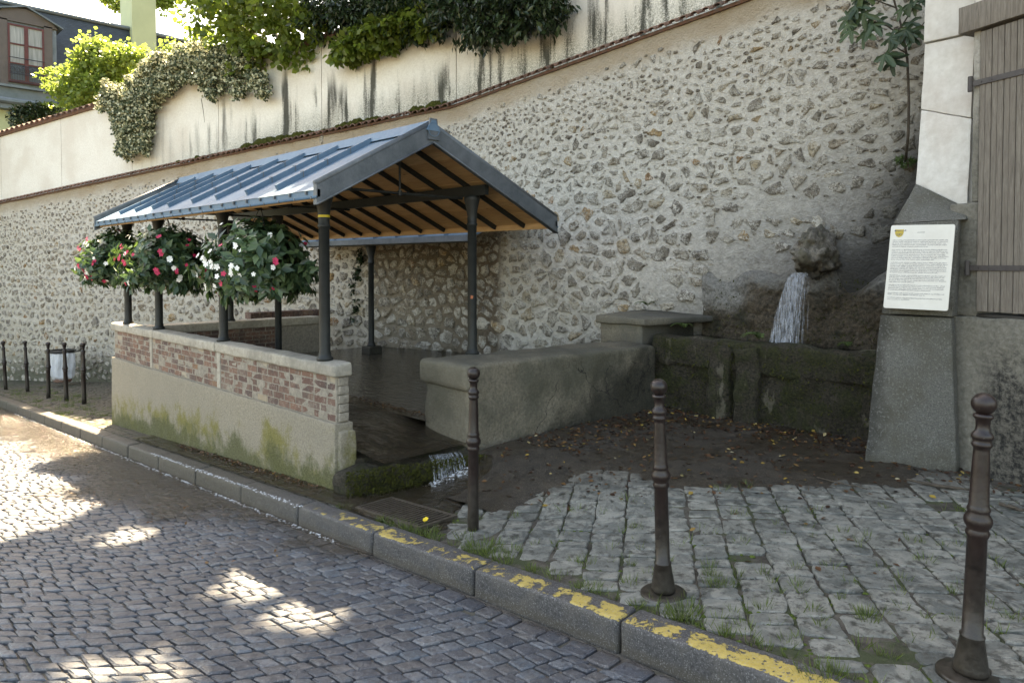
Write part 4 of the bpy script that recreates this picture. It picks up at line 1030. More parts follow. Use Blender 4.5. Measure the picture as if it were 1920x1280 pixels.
# cascade over the platform lip, water film on the ground, foam along the kerb
m = M(); fo = M()
LA, LB = Vector((-4.86, 3.50, .105)), Vector((-4.60, 4.12, .105))
for i in range(46):
    q = random.uniform(.42, .86); p = LA.lerp(LB, q); dr = Vector((.92, -.38, 0)); zt = .115; zb = zg(p.x + .12, p.y) - .03; pts_ = []; rr = []
    for k_ in range(7):
        f = k_ / 6; pts_.append(p + dr * (-.05 + .19 * f ** .6 + random.uniform(0, .01)) + Vector((0, 0, -(zt - zb) * f ** 1.5)) + Vector((0, .03 * (q - .6) * f + .005 * nz((i, f * 5, 0), 1), 0))); rr.append(random.uniform(.0015, .006))
    m.tube(pts_, rr, 4)
o = m.build('cascade', MAT['fall'], smooth=True); tag(o, 'thin white cascade spilling over the mossy platform lip', 'waterfall', kind='stuff')
def film_z(x, y):
    X, Y = w2c(x, y)
    e = 1.0
    b = .9 - ((y - 3.4) / 1.1) ** 2 * (1 if y > 3.4 else .1) - sstep(-4.5, -3.9, x - .0) * 1.2 - .3 * max(0, (y - 3.05)) * sstep(-5.2, -5.6, x) * 20 + .5 * nz((x, y, 0), 2.2)
    return zg(x, y) + (.026 if b > 0 else .026 + .1 * max(b, -.6)) + .004 * nz((x, y, 1), 12)
film = structure('running_water', sheet('running_water', -9.6, -3.7, 2.87, 4.9, .045, film_z, MAT['film'], lambda x, y: not (x < -5.06 and y > 3.12) and not (x < -4.8 and y > 3.2))); film['label'] = 'shallow water running from the cascade to the kerb'
def film2_z(x, y): return zroad(x, y) + .015 + .003 * nz((x, y, 3), 11)
film2 = structure('gutter_water', sheet('gutter_water', -19.4, -4.0, .9, 2.69, .05, film2_z, MAT['gfilm'])); film2['label'] = 'water running down the gutter along the kerb'
for i in range(900):
    x = -4.45 - random.random() ** 1.0 * 11
    y = 2.675 - abs(random.gauss(0, .018)); blob(fo, (x, y, zroad(x, y) + .012), random.uniform(.003, .012), .4, 5)
for i in range(420):
    x = random.uniform(-8.4, -5.0); y = 2.705 + random.gauss(0, .012); blob(fo, (x, y, zbase(x) + .016), random.uniform(.002, .008), .35, 5)
for i in range(200):
    q = random.uniform(.35, .9); p = LA.lerp(LB, q) + Vector((.14 + random.gauss(0, .03), -.06 + random.gauss(0, .04), 0)); blob(fo, (p.x, p.y, zg(p.x, p.y) + .022), random.uniform(.004, .014), .4, 5)
o = fo.build('stream_foam', MAT['foam'], smooth=True); tag(o, 'broken line of white foam along the kerb and below the cascade', 'foam', kind='stuff')

# drain grate
gr = thing('drain_grate', 'iron drain grate set in the wet pavement by the kerb', 'drain', (-4.2, 3.1, zg(-4.2, 3.1)))
m = M()
def gz(x, y): return zg(x, y) + .030
x0, x1, y0, y1 = GR
for (a, b, c_, d) in ((x0, x1, y0, y0 + .025), (x0, x1, y1 - .025, y1), (x0, x0 + .025, y0 + .026, y1 - .026), (x1 - .025, x1, y0 + .026, y1 - .026)):
    m.hexa([(a, c_, gz(a, c_) - .04), (b, c_, gz(b, c_) - .04), (b, d, gz(b, d) - .04), (a, d, gz(a, d) - .04), (a, c_, gz(a, c_)), (b, c_, gz(b, c_)), (b, d, gz(b, d)), (a, d, gz(a, d))])
m.build('frame', MAT['grate'], gr)
k = 0
x = x0 + .05
while x < x1 - .03:
    m = M(); m.hexa([(x, y0 + .026, gz(x, y0) - .035), (x + .013, y0 + .026, gz(x, y0) - .035), (x + .013, y1 - .026, gz(x, y1) - .035), (x, y1 - .026, gz(x, y1) - .035), (x, y0 + .026, gz(x, y0) - .002), (x + .013, y0 + .026, gz(x, y0) - .002), (x + .013, y1 - .026, gz(x, y1) - .002), (x, y1 - .026, gz(x, y1) - .002)])
    m.build('grate_bar', MAT['grate'], gr); x += .042
m = M(); m.hexa([(x0, y0, gz(x0, y0) - .10), (x1, y0, gz(x1, y0) - .10), (x1, y1, gz(x1, y1) - .10), (x0, y1, gz(x0, y1) - .10), (x0 + .01, y0 + .01, gz(x0, y0) - .06), (x1 - .01, y0 + .01, gz(x1, y0) - .06), (x1 - .01, y1 - .01, gz(x1, y1) - .06), (x0 + .01, y1 - .01, gz(x0, y1) - .06)]); m.build('pit', MAT['black'], gr)
# ------------------------------------------------------------------ the wash-house roof on iron columns
XG, XF = -5.03, -11.02
sh = thing('wash_house_roof', 'zinc gable roof with pine ceiling on slim dark iron columns over the wash pool', 'shelter', (-8, 4.2, .9))
yE, zE, yR, zR, yF, zF = 2.88, 2.335, 4.02, 2.955, 5.70, 2.205       # near eave, ridge, far eave (underside of the zinc)
def near_z(y): return zE + (zR - zE) * (y - yE) / (yR - yE)
def far_z(y): return zR + (zF - zR) * (y - yR) / (yF - yR)
nN = Vector((0, -(zR - zE), yR - yE)).normalized(); nF = Vector((0, zR - zF, yF - yR)).normalized()
# boards of the ceiling run along the roof
def boards(y0, y1, zf, k):
    for i in range(k):
        a = y0 + (y1 - y0) * i / k + .003; b = y0 + (y1 - y0) * (i + 1) / k - .003
        cuts = [XF + .05, random.uniform(-9.5, -7), XG - .045]
        for xa, xb in zip(cuts[:-1], cuts[1:]):
            m = M(); m.hexa([(xa + .002, a, zf(a) - .035), (xb - .002, a, zf(a) - .035), (xb - .002, b, zf(b) - .035), (xa + .002, b, zf(b) - .035), (xa + .002, a, zf(a) - .015), (xb - .002, a, zf(a) - .015), (xb - .002, b, zf(b) - .015), (xa + .002, b, zf(b) - .015)], random.random())
            m.build('ceiling_board', MAT['pine'], sh)
boards(yE + .03, yR, near_z, 9); boards(yR, yF - .03, far_z, 13)
# zinc trays between batten rolls
rolls = [pix(px, 400, y=yE + .12).x for px in (228, 257, 289, 319, 364, 409, 466, 523)]
rolls = sorted(rolls); bays = [XF] + rolls + [XG]
m2 = None
for a, b in zip(bays[:-1], bays[1:]):
    m = M(); nn = 6
    for (ya, yb, zf) in ((yE - .02, yR, near_z), (yR, yF + .02, far_z)):
        vs = []; fs = []
        for j in range(nn + 1):
            for i in range(5):
                x = a + .006 + (b - a - .012) * i / 4; y = ya + (yb - ya) * j / nn
                vs.append((x, y, zf(y) + .012 + .004 * nz((x, y, 0), 3) + (.0 if 0 < i < 4 else .0)))
        for j in range(nn):
            for i in range(4): q = j * 5 + i; fs.append((q, q + 1, q + 6, q + 5))
        m.add(vs, fs, random.random())
    m.build('zinc_tray', MAT['zinc'], sh, True)
for x in rolls:
    for (ya, yb, zf, nn) in ((yE + .10, yR - .05, near_z, nN), (yR + .05, yF - .10, far_z, nF)):
        m = M(); m.beam((x, ya, zf(ya) + .038), (x, yb, zf(yb) + .038), .038, .05, nn)
        o = m.build('batten_roll', MAT['zinc'], sh)
        m = M()
        for k in range(1, 4):
            y = ya + (yb - ya) * k / 4; m.tube([(x - .028, y, zf(y) + .014), (x - .026, y, zf(y) + .072), (x + .026, y, zf(y) + .072), (x + .028, y, zf(y) + .014)], .004, 4)
        m.build('clip', MAT['zinc2'], o)
m = M()
m.hexa([(XF - .01, yR - .075, zR - .01), (XG + .02, yR - .075, zR - .01), (XG + .02, yR + .075, zR - .01), (XF - .01, yR + .075, zR - .01), (XF - .01, yR - .022, zR + .085), (XG + .02, yR - .022, zR + .085), (XG + .02, yR + .022, zR + .085), (XF - .01, yR + .022, zR + .085)])
m.build('ridge_cap', MAT['zinc'], sh)
# eaves: fascia strips with drip edge and little clips
for (y, z, s_) in ((yE, zE, -1), (yF, zF, 1)):
    m = M(); m.hexa([(XF, y - .012, z - .055), (XG, y - .012, z - .055), (XG, y + .012, z - .055), (XF, y + .012, z - .055), (XF, y - .012, z + .004), (XG, y - .012, z + .004), (XG, y + .012, z + .004), (XF, y + .012, z + .004)]); m.build('eave_strip', MAT['zinc'], sh)
    m = M(); m.tube([(XF, y + s_ * .022, z - .058), (XG, y + s_ * .022, z - .058)], .011, 8); m.build('drip_edge', MAT['zinc'], sh, True)
    m = M()
    x = XF + .15
    while x < XG - .1:
        m.box(x, x + .016, y + s_ * .018 - .012, y + s_ * .018 + .012, z - .03, z + .0); m.box(x + .1, x + .112, y + s_ * .03 - .008, y + s_ * .03 + .008, z - .07, z - .05); x += .27
    m.build('eave_clips', MAT['zinc2'], sh)
    m = M(); m.beam((XF + .06, y - s_ * .035, z - .045), (XG - .05, y - s_ * .035, z - .045), .022, .06); m.build('eave_board', MAT['pine'], sh)
for x, d in ((XG, 1), (XF, -1)):
    for (ya, za, yb, zb) in ((yE - .02, zE - .01, yR, zR), (yR, zR, yF + .02, zF - .01)):
        m = M(); o_ = .0
        m.hexa([(x - .05, ya, za - .105), (x + .0, ya, za - .105), (x + .0, yb, zb - .115), (x - .05, yb, zb - .115), (x - .05, ya, za + .055), (x, ya, za + .055), (x, yb, zb + .06), (x - .05, yb, zb + .06)])
        bg_ = m.build('bargeboard', MAT['zinc2'], sh)
        m = M(); m.tube([(x - .025, ya, za + .058), (x - .025, yb, zb + .062)], .028, 8); m.build('edge_roll', MAT['zinc2'], bg_, True)
        m = M(); m.tube([(x + .004, ya, za - .105), (x + .004, yb, zb - .115)], .009, 6); m.build('lower_bead', MAT['zinc2'], bg_, True)
m = M(); m.hexa([(XG + .002, yR - .065, zR - .09), (XG + .018, yR - .065, zR - .09), (XG + .018, yR + .065, zR - .09), (XG + .002, yR + .065, zR - .09), (XG + .002, yR - .04, zR + .10), (XG + .018, yR - .04, zR + .10), (XG + .018, yR + .04, zR + .10), (XG + .002, yR + .04, zR + .10)]); m.build('ridge_plate', MAT['zinc2'], sh)
m = M(); ang = [2 * math.pi * k / 20 for k in range(21)]; m.tube([(XG + .02, yR + .062 * math.cos(a), zR + .0 + .062 * math.sin(a)) for a in ang], .003, 5, cap=False); m.build('ridge_ring', MAT['zinc'], sh)
# rafters, purlins, ties
x = XG - .42
while x > XF + .2:
    for (ya, yb, zf, nn) in ((yE + .06, yR - .03, near_z, nN), (yR + .03, yF - .06, far_z, nF)):
        m = M(); m.beam((x, ya, zf(ya) - .062), (x, yb, zf(yb) - .062), .022, .05, nn); m.build('iron_rafter', MAT['iron'], sh)
        m = M(); m.beam((x - .032, ya, zf(ya) - .056), (x - .032, yb, zf(yb) - .056), .036, .040, nn, random.random()); m.build('wood_rafter', MAT['pine'], sh)
    x -= .46
for (y, z, xa, xb) in ((3.22, 2.415, XF + .1, XG - .12), (4.78, 2.485, XF + .1, XG - .10), (4.02, 2.855, XF + .1, XG - .06)):
    m = M(); m.beam((xa, y, z), (xb, y, z), .05, .10 if y != 4.02 else .07); m.build('iron_beam', MAT['iron'], sh)
for x in (-5.50, -7.62, -9.60, -10.9):
    m = M(); m.tube([(x, 3.22, 2.42), (x, 4.78, 2.42)], .013, 8); ti = m.build('tie_rod', MAT['iron'], sh)
    m = M(); m.tube([(x, 4.0, 2.41), (x, 4.0, 2.87)], .011, 8); m.build('king_rod', MAT['iron'], ti)
    m = M(); m.tube([(x, 4.0, 2.40), (x, 4.0, 2.445)], .022, 8); m.build('tie_boss', MAT['iron'], ti)
def column(x, y, z0, z1, r=.048, parent=sh):
    m = M(); h = z1
    m.lathe([(r * 1.5, z0), (r * 1.5, z0 + .02), (r * 1.15, z0 + .035), (r * 1.1, z0 + .06), (r, z0 + .08), (r * .96, h - .30), (r * 1.12, h - .295), (r * 1.15, h - .28), (r * 1.0, h - .27), (r * 1.02, h - .20), (r * 1.25, h - .12), (r * 1.6, h - .05), (r * 1.68, h - .03), (r * 1.68, h)], (x, y, 0), 18)
    return m.build('column', MAT['iron'], parent, True)
cols = [(pix(608, 500, y=3.2).x, 3.2, .915, 2.365), (pix(418, 500, y=3.22).x, 3.22, .915, 2.365), (pix(297, 500, y=3.22).x, 3.22, .915, 2.365), (-10.86, 3.22, .915, 2.365),
        (-5.35, 4.78, .84, 2.435), (-9.5, 4.78, .1, 2.435), (-11.1, 4.78, .85, 2.435)]
for i, (x, y, a, b) in enumerate(cols):
    c_ = column(x, y, a, b)
    if i == 0:
        m = M(); m.lathe([(.0495, 2.155), (.0505, 2.156), (.0505, 2.175), (.0495, 2.176)], (x, y, 0), 18); m.build('yellow_band', MAT['yellow'], c_)
    if i == 4:
        m = M(); q = Vector((R2, -R2, 0)) * .0478 + Vector((x, y, 1.42)); a_ = Vector((R2, R2, 0)) * .014; u = Vector((0, 0, .016))
        m.add([q - a_ - u, q + a_ * .6 - u, q + a_ + u * .8, q - a_ * .8 + u], [(0, 1, 2, 3)]); m.build('orange_sticker', MAT['orange'], c_)

# the small lean-to roof against the wall behind, with its own column
ln = thing('lean_to_roof', 'small zinc lean-to roof against the rubble wall behind the wash pool', 'shelter', (-9.5, 7.2, .2))
def lw_y(x): return 7.92 - .31 * max(0, -9.36 - x) - .02
m = M(); pts_ = [(-7.42, 6.62), (-12.3, 6.62)]
for k in range(8):
    xa = -7.42 - .61 * k; xb = xa - .60
    q = M(); q.hexa([(xb, 6.62, 2.13), (xa, 6.62, 2.13), (xa, lw_y(xa), 2.58), (xb, lw_y(xb), 2.58), (xb, 6.62, 2.16), (xa, 6.62, 2.16), (xa, lw_y(xa), 2.61), (xb, lw_y(xb), 2.61)]); q.build('zinc_tray', MAT['zinc'], ln)
    q = M(); q.beam((xa - .0, 6.64, 2.18), (xa - .0, lw_y(xa) - .03, 2.62), .035, .045); q.build('batten_roll', MAT['zinc'], ln)
q = M(); q.beam((-7.40, 6.60, 2.12), (-12.3, 6.60, 2.12), .03, .09); q.build('eave_strip', MAT['zinc2'], ln)
q = M(); q.beam((-7.5, 6.75, 2.10), (-12.2, 6.75, 2.10), .05, .08); q.build('iron_beam', MAT['iron'], ln)
cx = pix(696, 560, y=6.80).x
column(cx, 6.80, .36, 2.06, .05, ln)
q = M(); q.block([(cx - .13, 6.67, .1), (cx + .13, 6.67, .1), (cx + .13, 6.95, .1), (cx - .13, 6.95, .1), (cx - .12, 6.68, .36), (cx + .12, 6.68, .36), (cx + .12, 6.94, .36), (cx - .12, 6.94, .36)], .06, .02, .01); q.build('column_base', MAT['damp'], ln, True)

# ------------------------------------------------------------------ the buttress, its notice, and the building with the shutter
bt = thing('buttress', 'tapering buttress, grey render below and pale dressed stone above, at the building corner', 'buttress', (-1.75, 6.6, .1))
def B(L0, R0, L1, R1, yl0, yr0, yl1, yr1, name, mat, zc0=None, zc1=None, amp=.006, rr=.012, dep=1.6):
    a = pix(*L0, y=yl0); b = pix(*R0, y=yr0); c = pix(*L1, y=yl1); d = pix(*R1, y=yr1)
    if zc0 is not None: a.z = b.z = zc0
    w = M(); e = Vector((0, dep, 0))
    w.block([a, b, b + e, a + e, c, d, d + e, c + e], .07, rr, amp, 7, .5, L0[1]); return w.build(name, mat, bt, True), (a, b, c, d)
pl = pix(1614, 880, z=.06); pr = pix(1797, 893, z=.06)
a = pl; b = pr; c = pix(1650, 590, y=6.42); d = pix(1784, 596, y=6.50); e = Vector((0, 1.5, 0))
m = M(); m.block([a - Vector((0, 0, .25)), b - Vector((0, 0, .25)), b + e, a + e, c, d, d + e, c + e], .06, .012, .007, 6); m.build('lower_shaft', MAT['render'], bt, True)
c0 = pix(1653, 588, y=6.40); d0 = pix(1786, 594, y=6.48); c1 = pix(1674, 420, y=6.46); d1 = pix(1797, 412, y=6.52)
m = M(); m.block([c0, d0, d0 + e, c0 + e, c1, d1, d1 + e, c1 + e], .06, .010, .005, 6, .5, 2); m.build('middle_shaft', MAT['render'], bt, True)
f1 = pix(1717, 345, y=6.86); g1 = pix(1815, 392, y=6.74)
m = M(); m.block([c1 + Vector((0, .0, .002)), d1 + Vector((.05, .0, .002)), d1 + e + Vector((.05, 0, 0)), c1 + e, f1, g1, g1 + e, f1 + e], .05, .010, .005, 6, .5, 3); m.build('sloping_cap', MAT['render'], bt, True)
lv = [((1717, 346), (1814, 391)), ((1727, 206), (1821, 222)), ((1734, 82), (1828, 62)), ((1738, -60), (1836, -130)), ((1746, -420), (1850, -520))]
for (q0, q1) in zip(lv[:-1], lv[1:]):
    a = pix(*q0[0], y=6.90); b = pix(*q0[1], y=6.78); c = pix(*q1[0], y=6.90); d = pix(*q1[1], y=6.78)
    g = Vector((0, 0, .003)); st_ = Vector((0, -.025, 0)) if q0 is lv[2] or q0 is lv[3] else Vector()
    m = M(); m.block([a + g + st_, b + g + st_, b + e, a + e, c - g + st_, d - g + st_, d + e, c + e], .12, .008, .006, 5, .5, q0[0][1]); m.build('dressed_stone', MAT['ashlar'], bt, True)
# notice board
sg = thing('notice_board', 'cream enamel notice with small yellow shield and grey printed text on the buttress', 'sign', pix(1720, 583, y=6.36))
q00, q10, q11, q01 = pix(1657, 577, y=6.355), pix(1778, 583, y=6.355), pix(1792, 421, y=6.43), pix(1672, 423, y=6.43)
sn = (q10 - q00).cross(q01 - q00).normalized()
def sp_(u, v, o=0): return (q00 * (1 - u) + q10 * u) * (1 - v) + (q01 * (1 - u) + q11 * u) * v + sn * o
m = M(); ol = []
for (cu, cv, a0) in ((.97, .975, 0), (.03, .975, 90), (.03, .025, 180), (.97, .025, 270)):
    for k in range(5): a_ = rad(a0 + 22.5 * k); ol.append((cu + .03 * math.cos(a_), cv + .025 * math.sin(a_)))
vs = [sp_(u, v, .012) for u, v in ol] + [sp_(u, v, .0) for u, v in ol]; nn_ = len(ol)
m.add(vs, [tuple(range(nn_)), tuple(range(nn_, 2 * nn_))[::-1]] + [(k, nn_ + k, nn_ + (k + 1) % nn_, (k + 1) % nn_) for k in range(nn_)]); m.build('panel', MAT['sign'], sg)
m = M(); R_ = random.Random(5)
def word(u, v, w, h): m.add([sp_(u, v, .0132), sp_(u + w, v, .0132), sp_(u + w, v + h, .0132), sp_(u, v + h, .0132)], [(0, 1, 2, 3)])
v = .815
for par in (5, 7, 7, 5, 4, 2, 2):
    for ln_ in range(par):
        u = .05; end = .93 - (R_.uniform(.1, .6) if ln_ == par - 1 else R_.uniform(0, .05))
        while u < end:
            w = min(R_.uniform(.02, .10), end - u + .01); k_ = 0
            uu = u
            while uu < u + w:      # letters
                lw_ = R_.uniform(.004, .009); word(uu, v + R_.choice((0, 0, -.003)), lw_, R_.choice((.007, .007, .0105))); uu += lw_ + .004
            u += w + .012
        v -= .0195
    v -= .0175
m.build('printed_text', MAT['ink_pale'], sg)
cu_ = bpy.data.curves.new('heading', 'FONT'); cu_.body = 'LE LAVOIR'; cu_.size = 1; tmp = bpy.data.objects.new('heading_tmp', cu_); COL.objects.link(tmp)
dg = bpy.context.evaluated_depsgraph_get(); me = bpy.data.meshes.new_from_object(tmp.evaluated_get(dg)); bpy.data.objects.remove(tmp)
for v_ in me.vertices: v_.co = sp_(.43 + v_.co.x * .026, .905 + v_.co.y * .020, .0134)
me.materials.clear(); me.materials.append(MAT['ink_pale']); link('heading', me, sg)
m = M(); shp = [(-.5, 1), (-.42, .9), (.42, .9), (.5, 1), (.52, .2), (.44, -.2), (.3, -.5), (.1, -.66), (0, -.7), (-.1, -.66), (-.3, -.5), (-.44, -.2), (-.52, .2)]
m.add([sp_(.145 + x * .135, .895 + y * .058, .0136) for x, y in shp][::-1], [tuple(range(13))]); shd = m.build('shield', MAT['gold'], sg)
m = M()
def sq(x0, y0, x1, y1, o=.0142): m.add([sp_(.145 + x * .135, .895 + y * .058, o) for x, y in ((x0, y0), (x1, y0), (x1, y1), (x0, y1))], [(0, 1, 2, 3)])
sq(-.55, .50, -.42, .80); sq(-.6, .58, .2, .68); sq(.2, .60, .5, .66); sq(.5, .58, .68, .66); sq(.66, .64, .80, .82)
for (x0, y0, x1, y1) in ((-.28, -.35, -.22, .10), (-.22, -.35, -.12, -.28), (-.06, -.42, 0, .14), (.04, -.35, .09, .05), (.09, -.02, .16, .04), (.2, -.3, .25, .1), (.25, -.3, .32, -.24)): sq(x0, y0, x1, y1)
m.build('shield_mark', MAT['ink'], shd)

# building
bd = thing('corner_building', 'old plastered building with a grey plank shutter on iron strap hinges', 'building', (-1.4, 6.6, .1))
P0 = Vector((-1.50, 6.60, 0)); BD = Vector((.913, -.407, 0)); BN = Vector((-.407, -.913, 0))
def bp(s, z, o=0): return P0 + BD * s + BN * o + Vector((0, 0, z))
def bblock(s0, s1, z0, z1, o0, o1, name, mat, amp=.006, rr=.01, div=.09, parent=None):
    m = M(); m.block([bp(s0, z0, o1), bp(s1, z0, o1), bp(s1, z0, o0), bp(s0, z0, o0), bp(s0, z1, o1), bp(s1, z1, o1), bp(s1, z1, o0), bp(s0, z1, o0)], div, rr, amp, 6, random.random(), s0 + z0); return m.build(name, mat, parent or bd, True)
bblock(-.1, 4.2, -.2, 1.33, -.5, .0, 'lower_wall', MAT['bplaster'], .022, .02)
bblock(-.1, .14, 1.331, 2.24, -.5, -.02, 'jamb', MAT['bplaster'], .008, .015)
bblock(.085, .14, 2.245, 3.795, -.3, -.02, 'jamb', MAT['bplaster'], .004, .01)
bblock(1.22, 4.2, 1.331, 4.6, -.5, .0, 'side_wall', MAT['bplaster'], .01, .02)
bblock(.09, 4.2, 3.80, 7.2, -.5, -.01, 'upper_wall', MAT['ashlar'], .01, .01, .2)
bblock(.0, 1.5, 3.58, 3.79, -.3, .045, 'lintel_beam', MAT['board'], .004, .006)
bblock(.13, 1.22, 1.331, 1.36, -.4, -.03, 'sill', MAT['black'], .002, .004)
s = .155; k = 0
while s < 1.18:
    w = random.choice((.085, .09, .095)); m = M(); z0, z1 = 1.385, 3.56; g = .003; h = .012
    prof_ = [(s + g, -.01), (s + g, .002), (s + g + .006, .006), (s + w * .5 - .004, .006), (s + w * .5, .001), (s + w * .5 + .004, .006), (s + w - g - .006, .006), (s + w - g, .002), (s + w - g, -.01)]
    o_ = random.uniform(-.002, .002); n_ = len(prof_)
    m.add([bp(a, z0 - random.uniform(0, .006), b + o_) for a, b in prof_] + [bp(a, z1, b + o_) for a, b in prof_], [(k_, (k_ + 1) % n_, n_ + (k_ + 1) % n_, n_ + k_) for k_ in range(n_)] + [tuple(range(n_)), tuple(range(n_, 2 * n_))[::-1]], random.random())
    m.build('shutter_plank', MAT['board'], bd); s += w; k += 1
for zc in (1.72, 3.17):
    m = M(); m.block([bp(.10, zc - .022, .016), bp(1.1, zc - .022, .016), bp(1.1, zc - .022, .007), bp(.10, zc - .022, .007), bp(.10, zc + .022, .016), bp(1.1, zc + .022, .016), bp(1.1, zc + .022, .007), bp(.10, zc + .022, .007)], .1, .002, .001); sp2 = m.build('strap_hinge', MAT['rust_iron'], bd)
    m = M(); m.lathe([(.016, zc - .06), (.018, zc - .055), (.018, zc + .055), (.016, zc + .06)], bp(.09, 0, .018), 10); m.build('hinge_pin', MAT['rust_iron'], sp2)
    for q in (.18, .26, .5, .8):
        m = M(); c_ = bp(q, zc, .0); d_ = BN; m.tube([c_ + BN * .014, c_ + BN * .021], [.008, .005], 8); m.build('bolt', MAT['rust_iron'], sp2)

# ------------------------------------------------------------------ bollards
def bollard(flange):
    r = thing('bollard', 'x', 'bollard')
    p = []
    if flange: p = [(.058, .018), (.062, .03), (.060, .045), (.042, .155), (.044, .16), (.044, .166), (.037, .172)]
    else: p = [(.0385, -.03), (.0385, .10), (.037, .17)]
    p += [(0.0361, 0.3), (0.0344, 0.545), (0.0382, 0.553), (0.0423, 0.565), (0.0382, 0.577), (0.0369, 0.582), (0.0473, 0.6), (0.0498, 0.613), (0.0473, 0.626), (0.0373, 0.642), (0.039, 0.65), (0.0407, 0.658), (0.0365, 0.668), (0.0344, 0.675), (0.0315, 0.8), (0.0282, 0.885), (0.0278, 0.893), (0.0332, 0.9), (0.0365, 0.908), (0.0332, 0.917), (0.0307, 0.92), (0.0365, 0.932), (0.039, 0.941), (0.034, 0.953), (0.0257, 0.962), (0.0241, 0.98), (0.0261, 1.005), (0.0323, 1.01), (0.0361, 1.018), (0.0323, 1.026), (0.0209, 1.031)]
    m = M(); m.lathe(p, (0, 0, 0), 24); b = link('post', m.mesh('post', MAT['bollard'], True), r)
    m = M(); m.lathe([(.001 + .0425 * math.cos(e_), 1.066 + .0425 * math.sin(e_)) for e_ in [rad(a) for a in range(-88, 89, 11)]], (0, 0, 0), 24); link('ball_finial', m.mesh('ball_finial', MAT['bollard'], True), r)
    if flange:
        m = M(); m.lathe([(.118, -.01), (.118, .006), (.112, .012), (.066, .017), (.05, .018)], (0, 0, 0), 28); link('base_flange', m.mesh('base_flange', MAT['bollard'], True), r)
    return r
def lean(o, deg):
    o.rotation_euler = Matrix.Rotation(rad(deg), 4, Vector((-R2, R2, 0))).to_euler()
b1 = bollard(True); b0 = bollard(False)
G = 'bollards along the kerb'
spec = [(b1, (1244, 1112), 1.62, -1.6, 1.0, 'brown iron bollard with wide base flange standing alone before the fountain yard', 3.10),
        (b1, (1819, 1266), 0, 1.9, 1.0, 'largest brown iron bollard, cut near the foot by the frame at bottom right', 3.24),
        (b0, (887, 997), 0, .3, 1.0, 'brown iron bollard with no flange next to the drain grate', 3.10)]
used = set()
def put(src, x, y, deg, lab, z=None):
    o = src if src.name not in used else copy_tree(src); used.add(src.name)
    o.location = (x, y, (zg(x, y) if z is None else z) + .008); lean(o, deg); tag(o, lab, 'bollard', G); return o
for src, (px, py), _, dg_, s_, lab, yy in spec:
    g = pix(px, py, z=zg(-2, 3.1))
    for _i in range(4): g = pix(px, py, z=zg(g.x, g.y) + .01)
    put(src, g.x, g.y, dg_, lab)
far = [((11, 738), 'leftmost of the five far bollards, at the picture edge', 91, -2.2), ((52, 744), 'second of the five far bollards counted from the left', 95, -2.0), ((91, 757), 'far bollard just left of the clear rubbish bag', 105, .6), ((125, 766), 'far bollard standing in front of the clear rubbish bag', 110, -1.4), ((158, 768), 'rightmost of the five far bollards, nearest the brick wall', 115, -.3)]
for (px, py), lab, hpx, dg_ in far:
    Y = 1.1 * FPX / hpx; q = ray(px, py); p = Vector((0, 0, EYE)) + q * (Y / q.dot(Vector((-R2, R2, 0))))
    put(b0, p.x, p.y, dg_, lab)
    print('far bollard', [round(v, 2) for v in p], round(zg(p.x, p.y), 2))
m = M()   # cement collars
cols_ = []
for o in [o for o in COL.objects if o.get('category') == 'bollard']:
    if abs(o.location.x + 3.4) < .3:
        m = M(); c = o.location
        def col_(u, v, c=c):
            a = 2 * math.pi * u; r_ = .01 + .19 * v * (1 + .25 * nz((math.cos(a), math.sin(a), 0), 1.5)); x, y = c.x + r_ * math.cos(a), c.y + r_ * math.sin(a); return (x, max(y, 2.88), zg(x, y) + .034 * (1 - v ** 2) - .006 + .004 * nz((x, y, 0), 20))
        m.grid(col_, 28, 7); w_ = m.build('cement_collar', MAT['paver'], pavement, True)

# ------------------------------------------------------------------ rubbish bag on its post
q = ray(155, 714); p = Vector((0, 0, EYE)) + q * (16.3 / q.dot(Vector((-R2, R2, 0)))); p.y = min(p.y, 5.0)
gz_ = zg(p.x, p.y)
bp_ = thing('bag_stand', 'dark iron post with a ring holding a rubbish bag by the rubble wall', 'bin stand', (p.x, p.y, gz_))
HT = EYE + (495 - 652) / FPX * 16.3
m = M(); m.lathe([(.035, gz_ - .1), (.035, HT - .03), (.045, HT - .02), (.045, HT), (.03, HT + .02)] + [(.001 + .055 * math.cos(rad(a)), HT + .06 + .055 * math.sin(rad(a))) for a in range(-60, 89, 14)], (p.x, p.y, 0), 14); m.build('post', MAT['black'], bp_, True)
lf = Vector((-R2, -R2, 0)); rc = Vector((p.x, p.y, HT - .10)) + lf * .46
m = M(); m.tube([rc + Vector((.24 * math.cos(2 * math.pi * k / 24), .24 * math.sin(2 * math.pi * k / 24), 0)) for k in range(25)], .014, 6, cap=False); m.build('ring', MAT['black'], bp_, True)
m = M(); m.tube([rc + Vector((.26 * math.cos(2 * math.pi * k / 24), .26 * math.sin(2 * math.pi * k / 24), .035)) for k in range(25)], .02, 6, cap=False); m.build('lid_rim', MAT['black'], bp_, True)
m = M(); m.beam(rc + lf * -.24, Vector((p.x, p.y, HT - .06)), .03, .035); m.build('arm', MAT['black'], bp_)
m = M(); N_ = 40
def bagf(u, v):
    a = 2 * math.pi * u; f = v; r_ = .23 * (1 - .12 * f + .10 * math.sin(f * 3.0)) * (1 + .10 * math.sin(a * 9 + 2 * f) * (1 - .4 * f) + .14 * nz((math.cos(a) * 1.5, math.sin(a) * 1.5, f * 3), 1.3)) * (1 if f < .9 else 1 - (f - .9) * 6)
    return rc + Vector((r_ * math.cos(a), r_ * math.sin(a), .0 - .66 * f + .02 * math.sin(a * 5)))
m.grid(bagf, 48, 16); o = m.build('rubbish_bag', MAT['bag'], smooth=True); tag(o, 'clear plastic rubbish bag hanging from the ring on the post', 'bag')
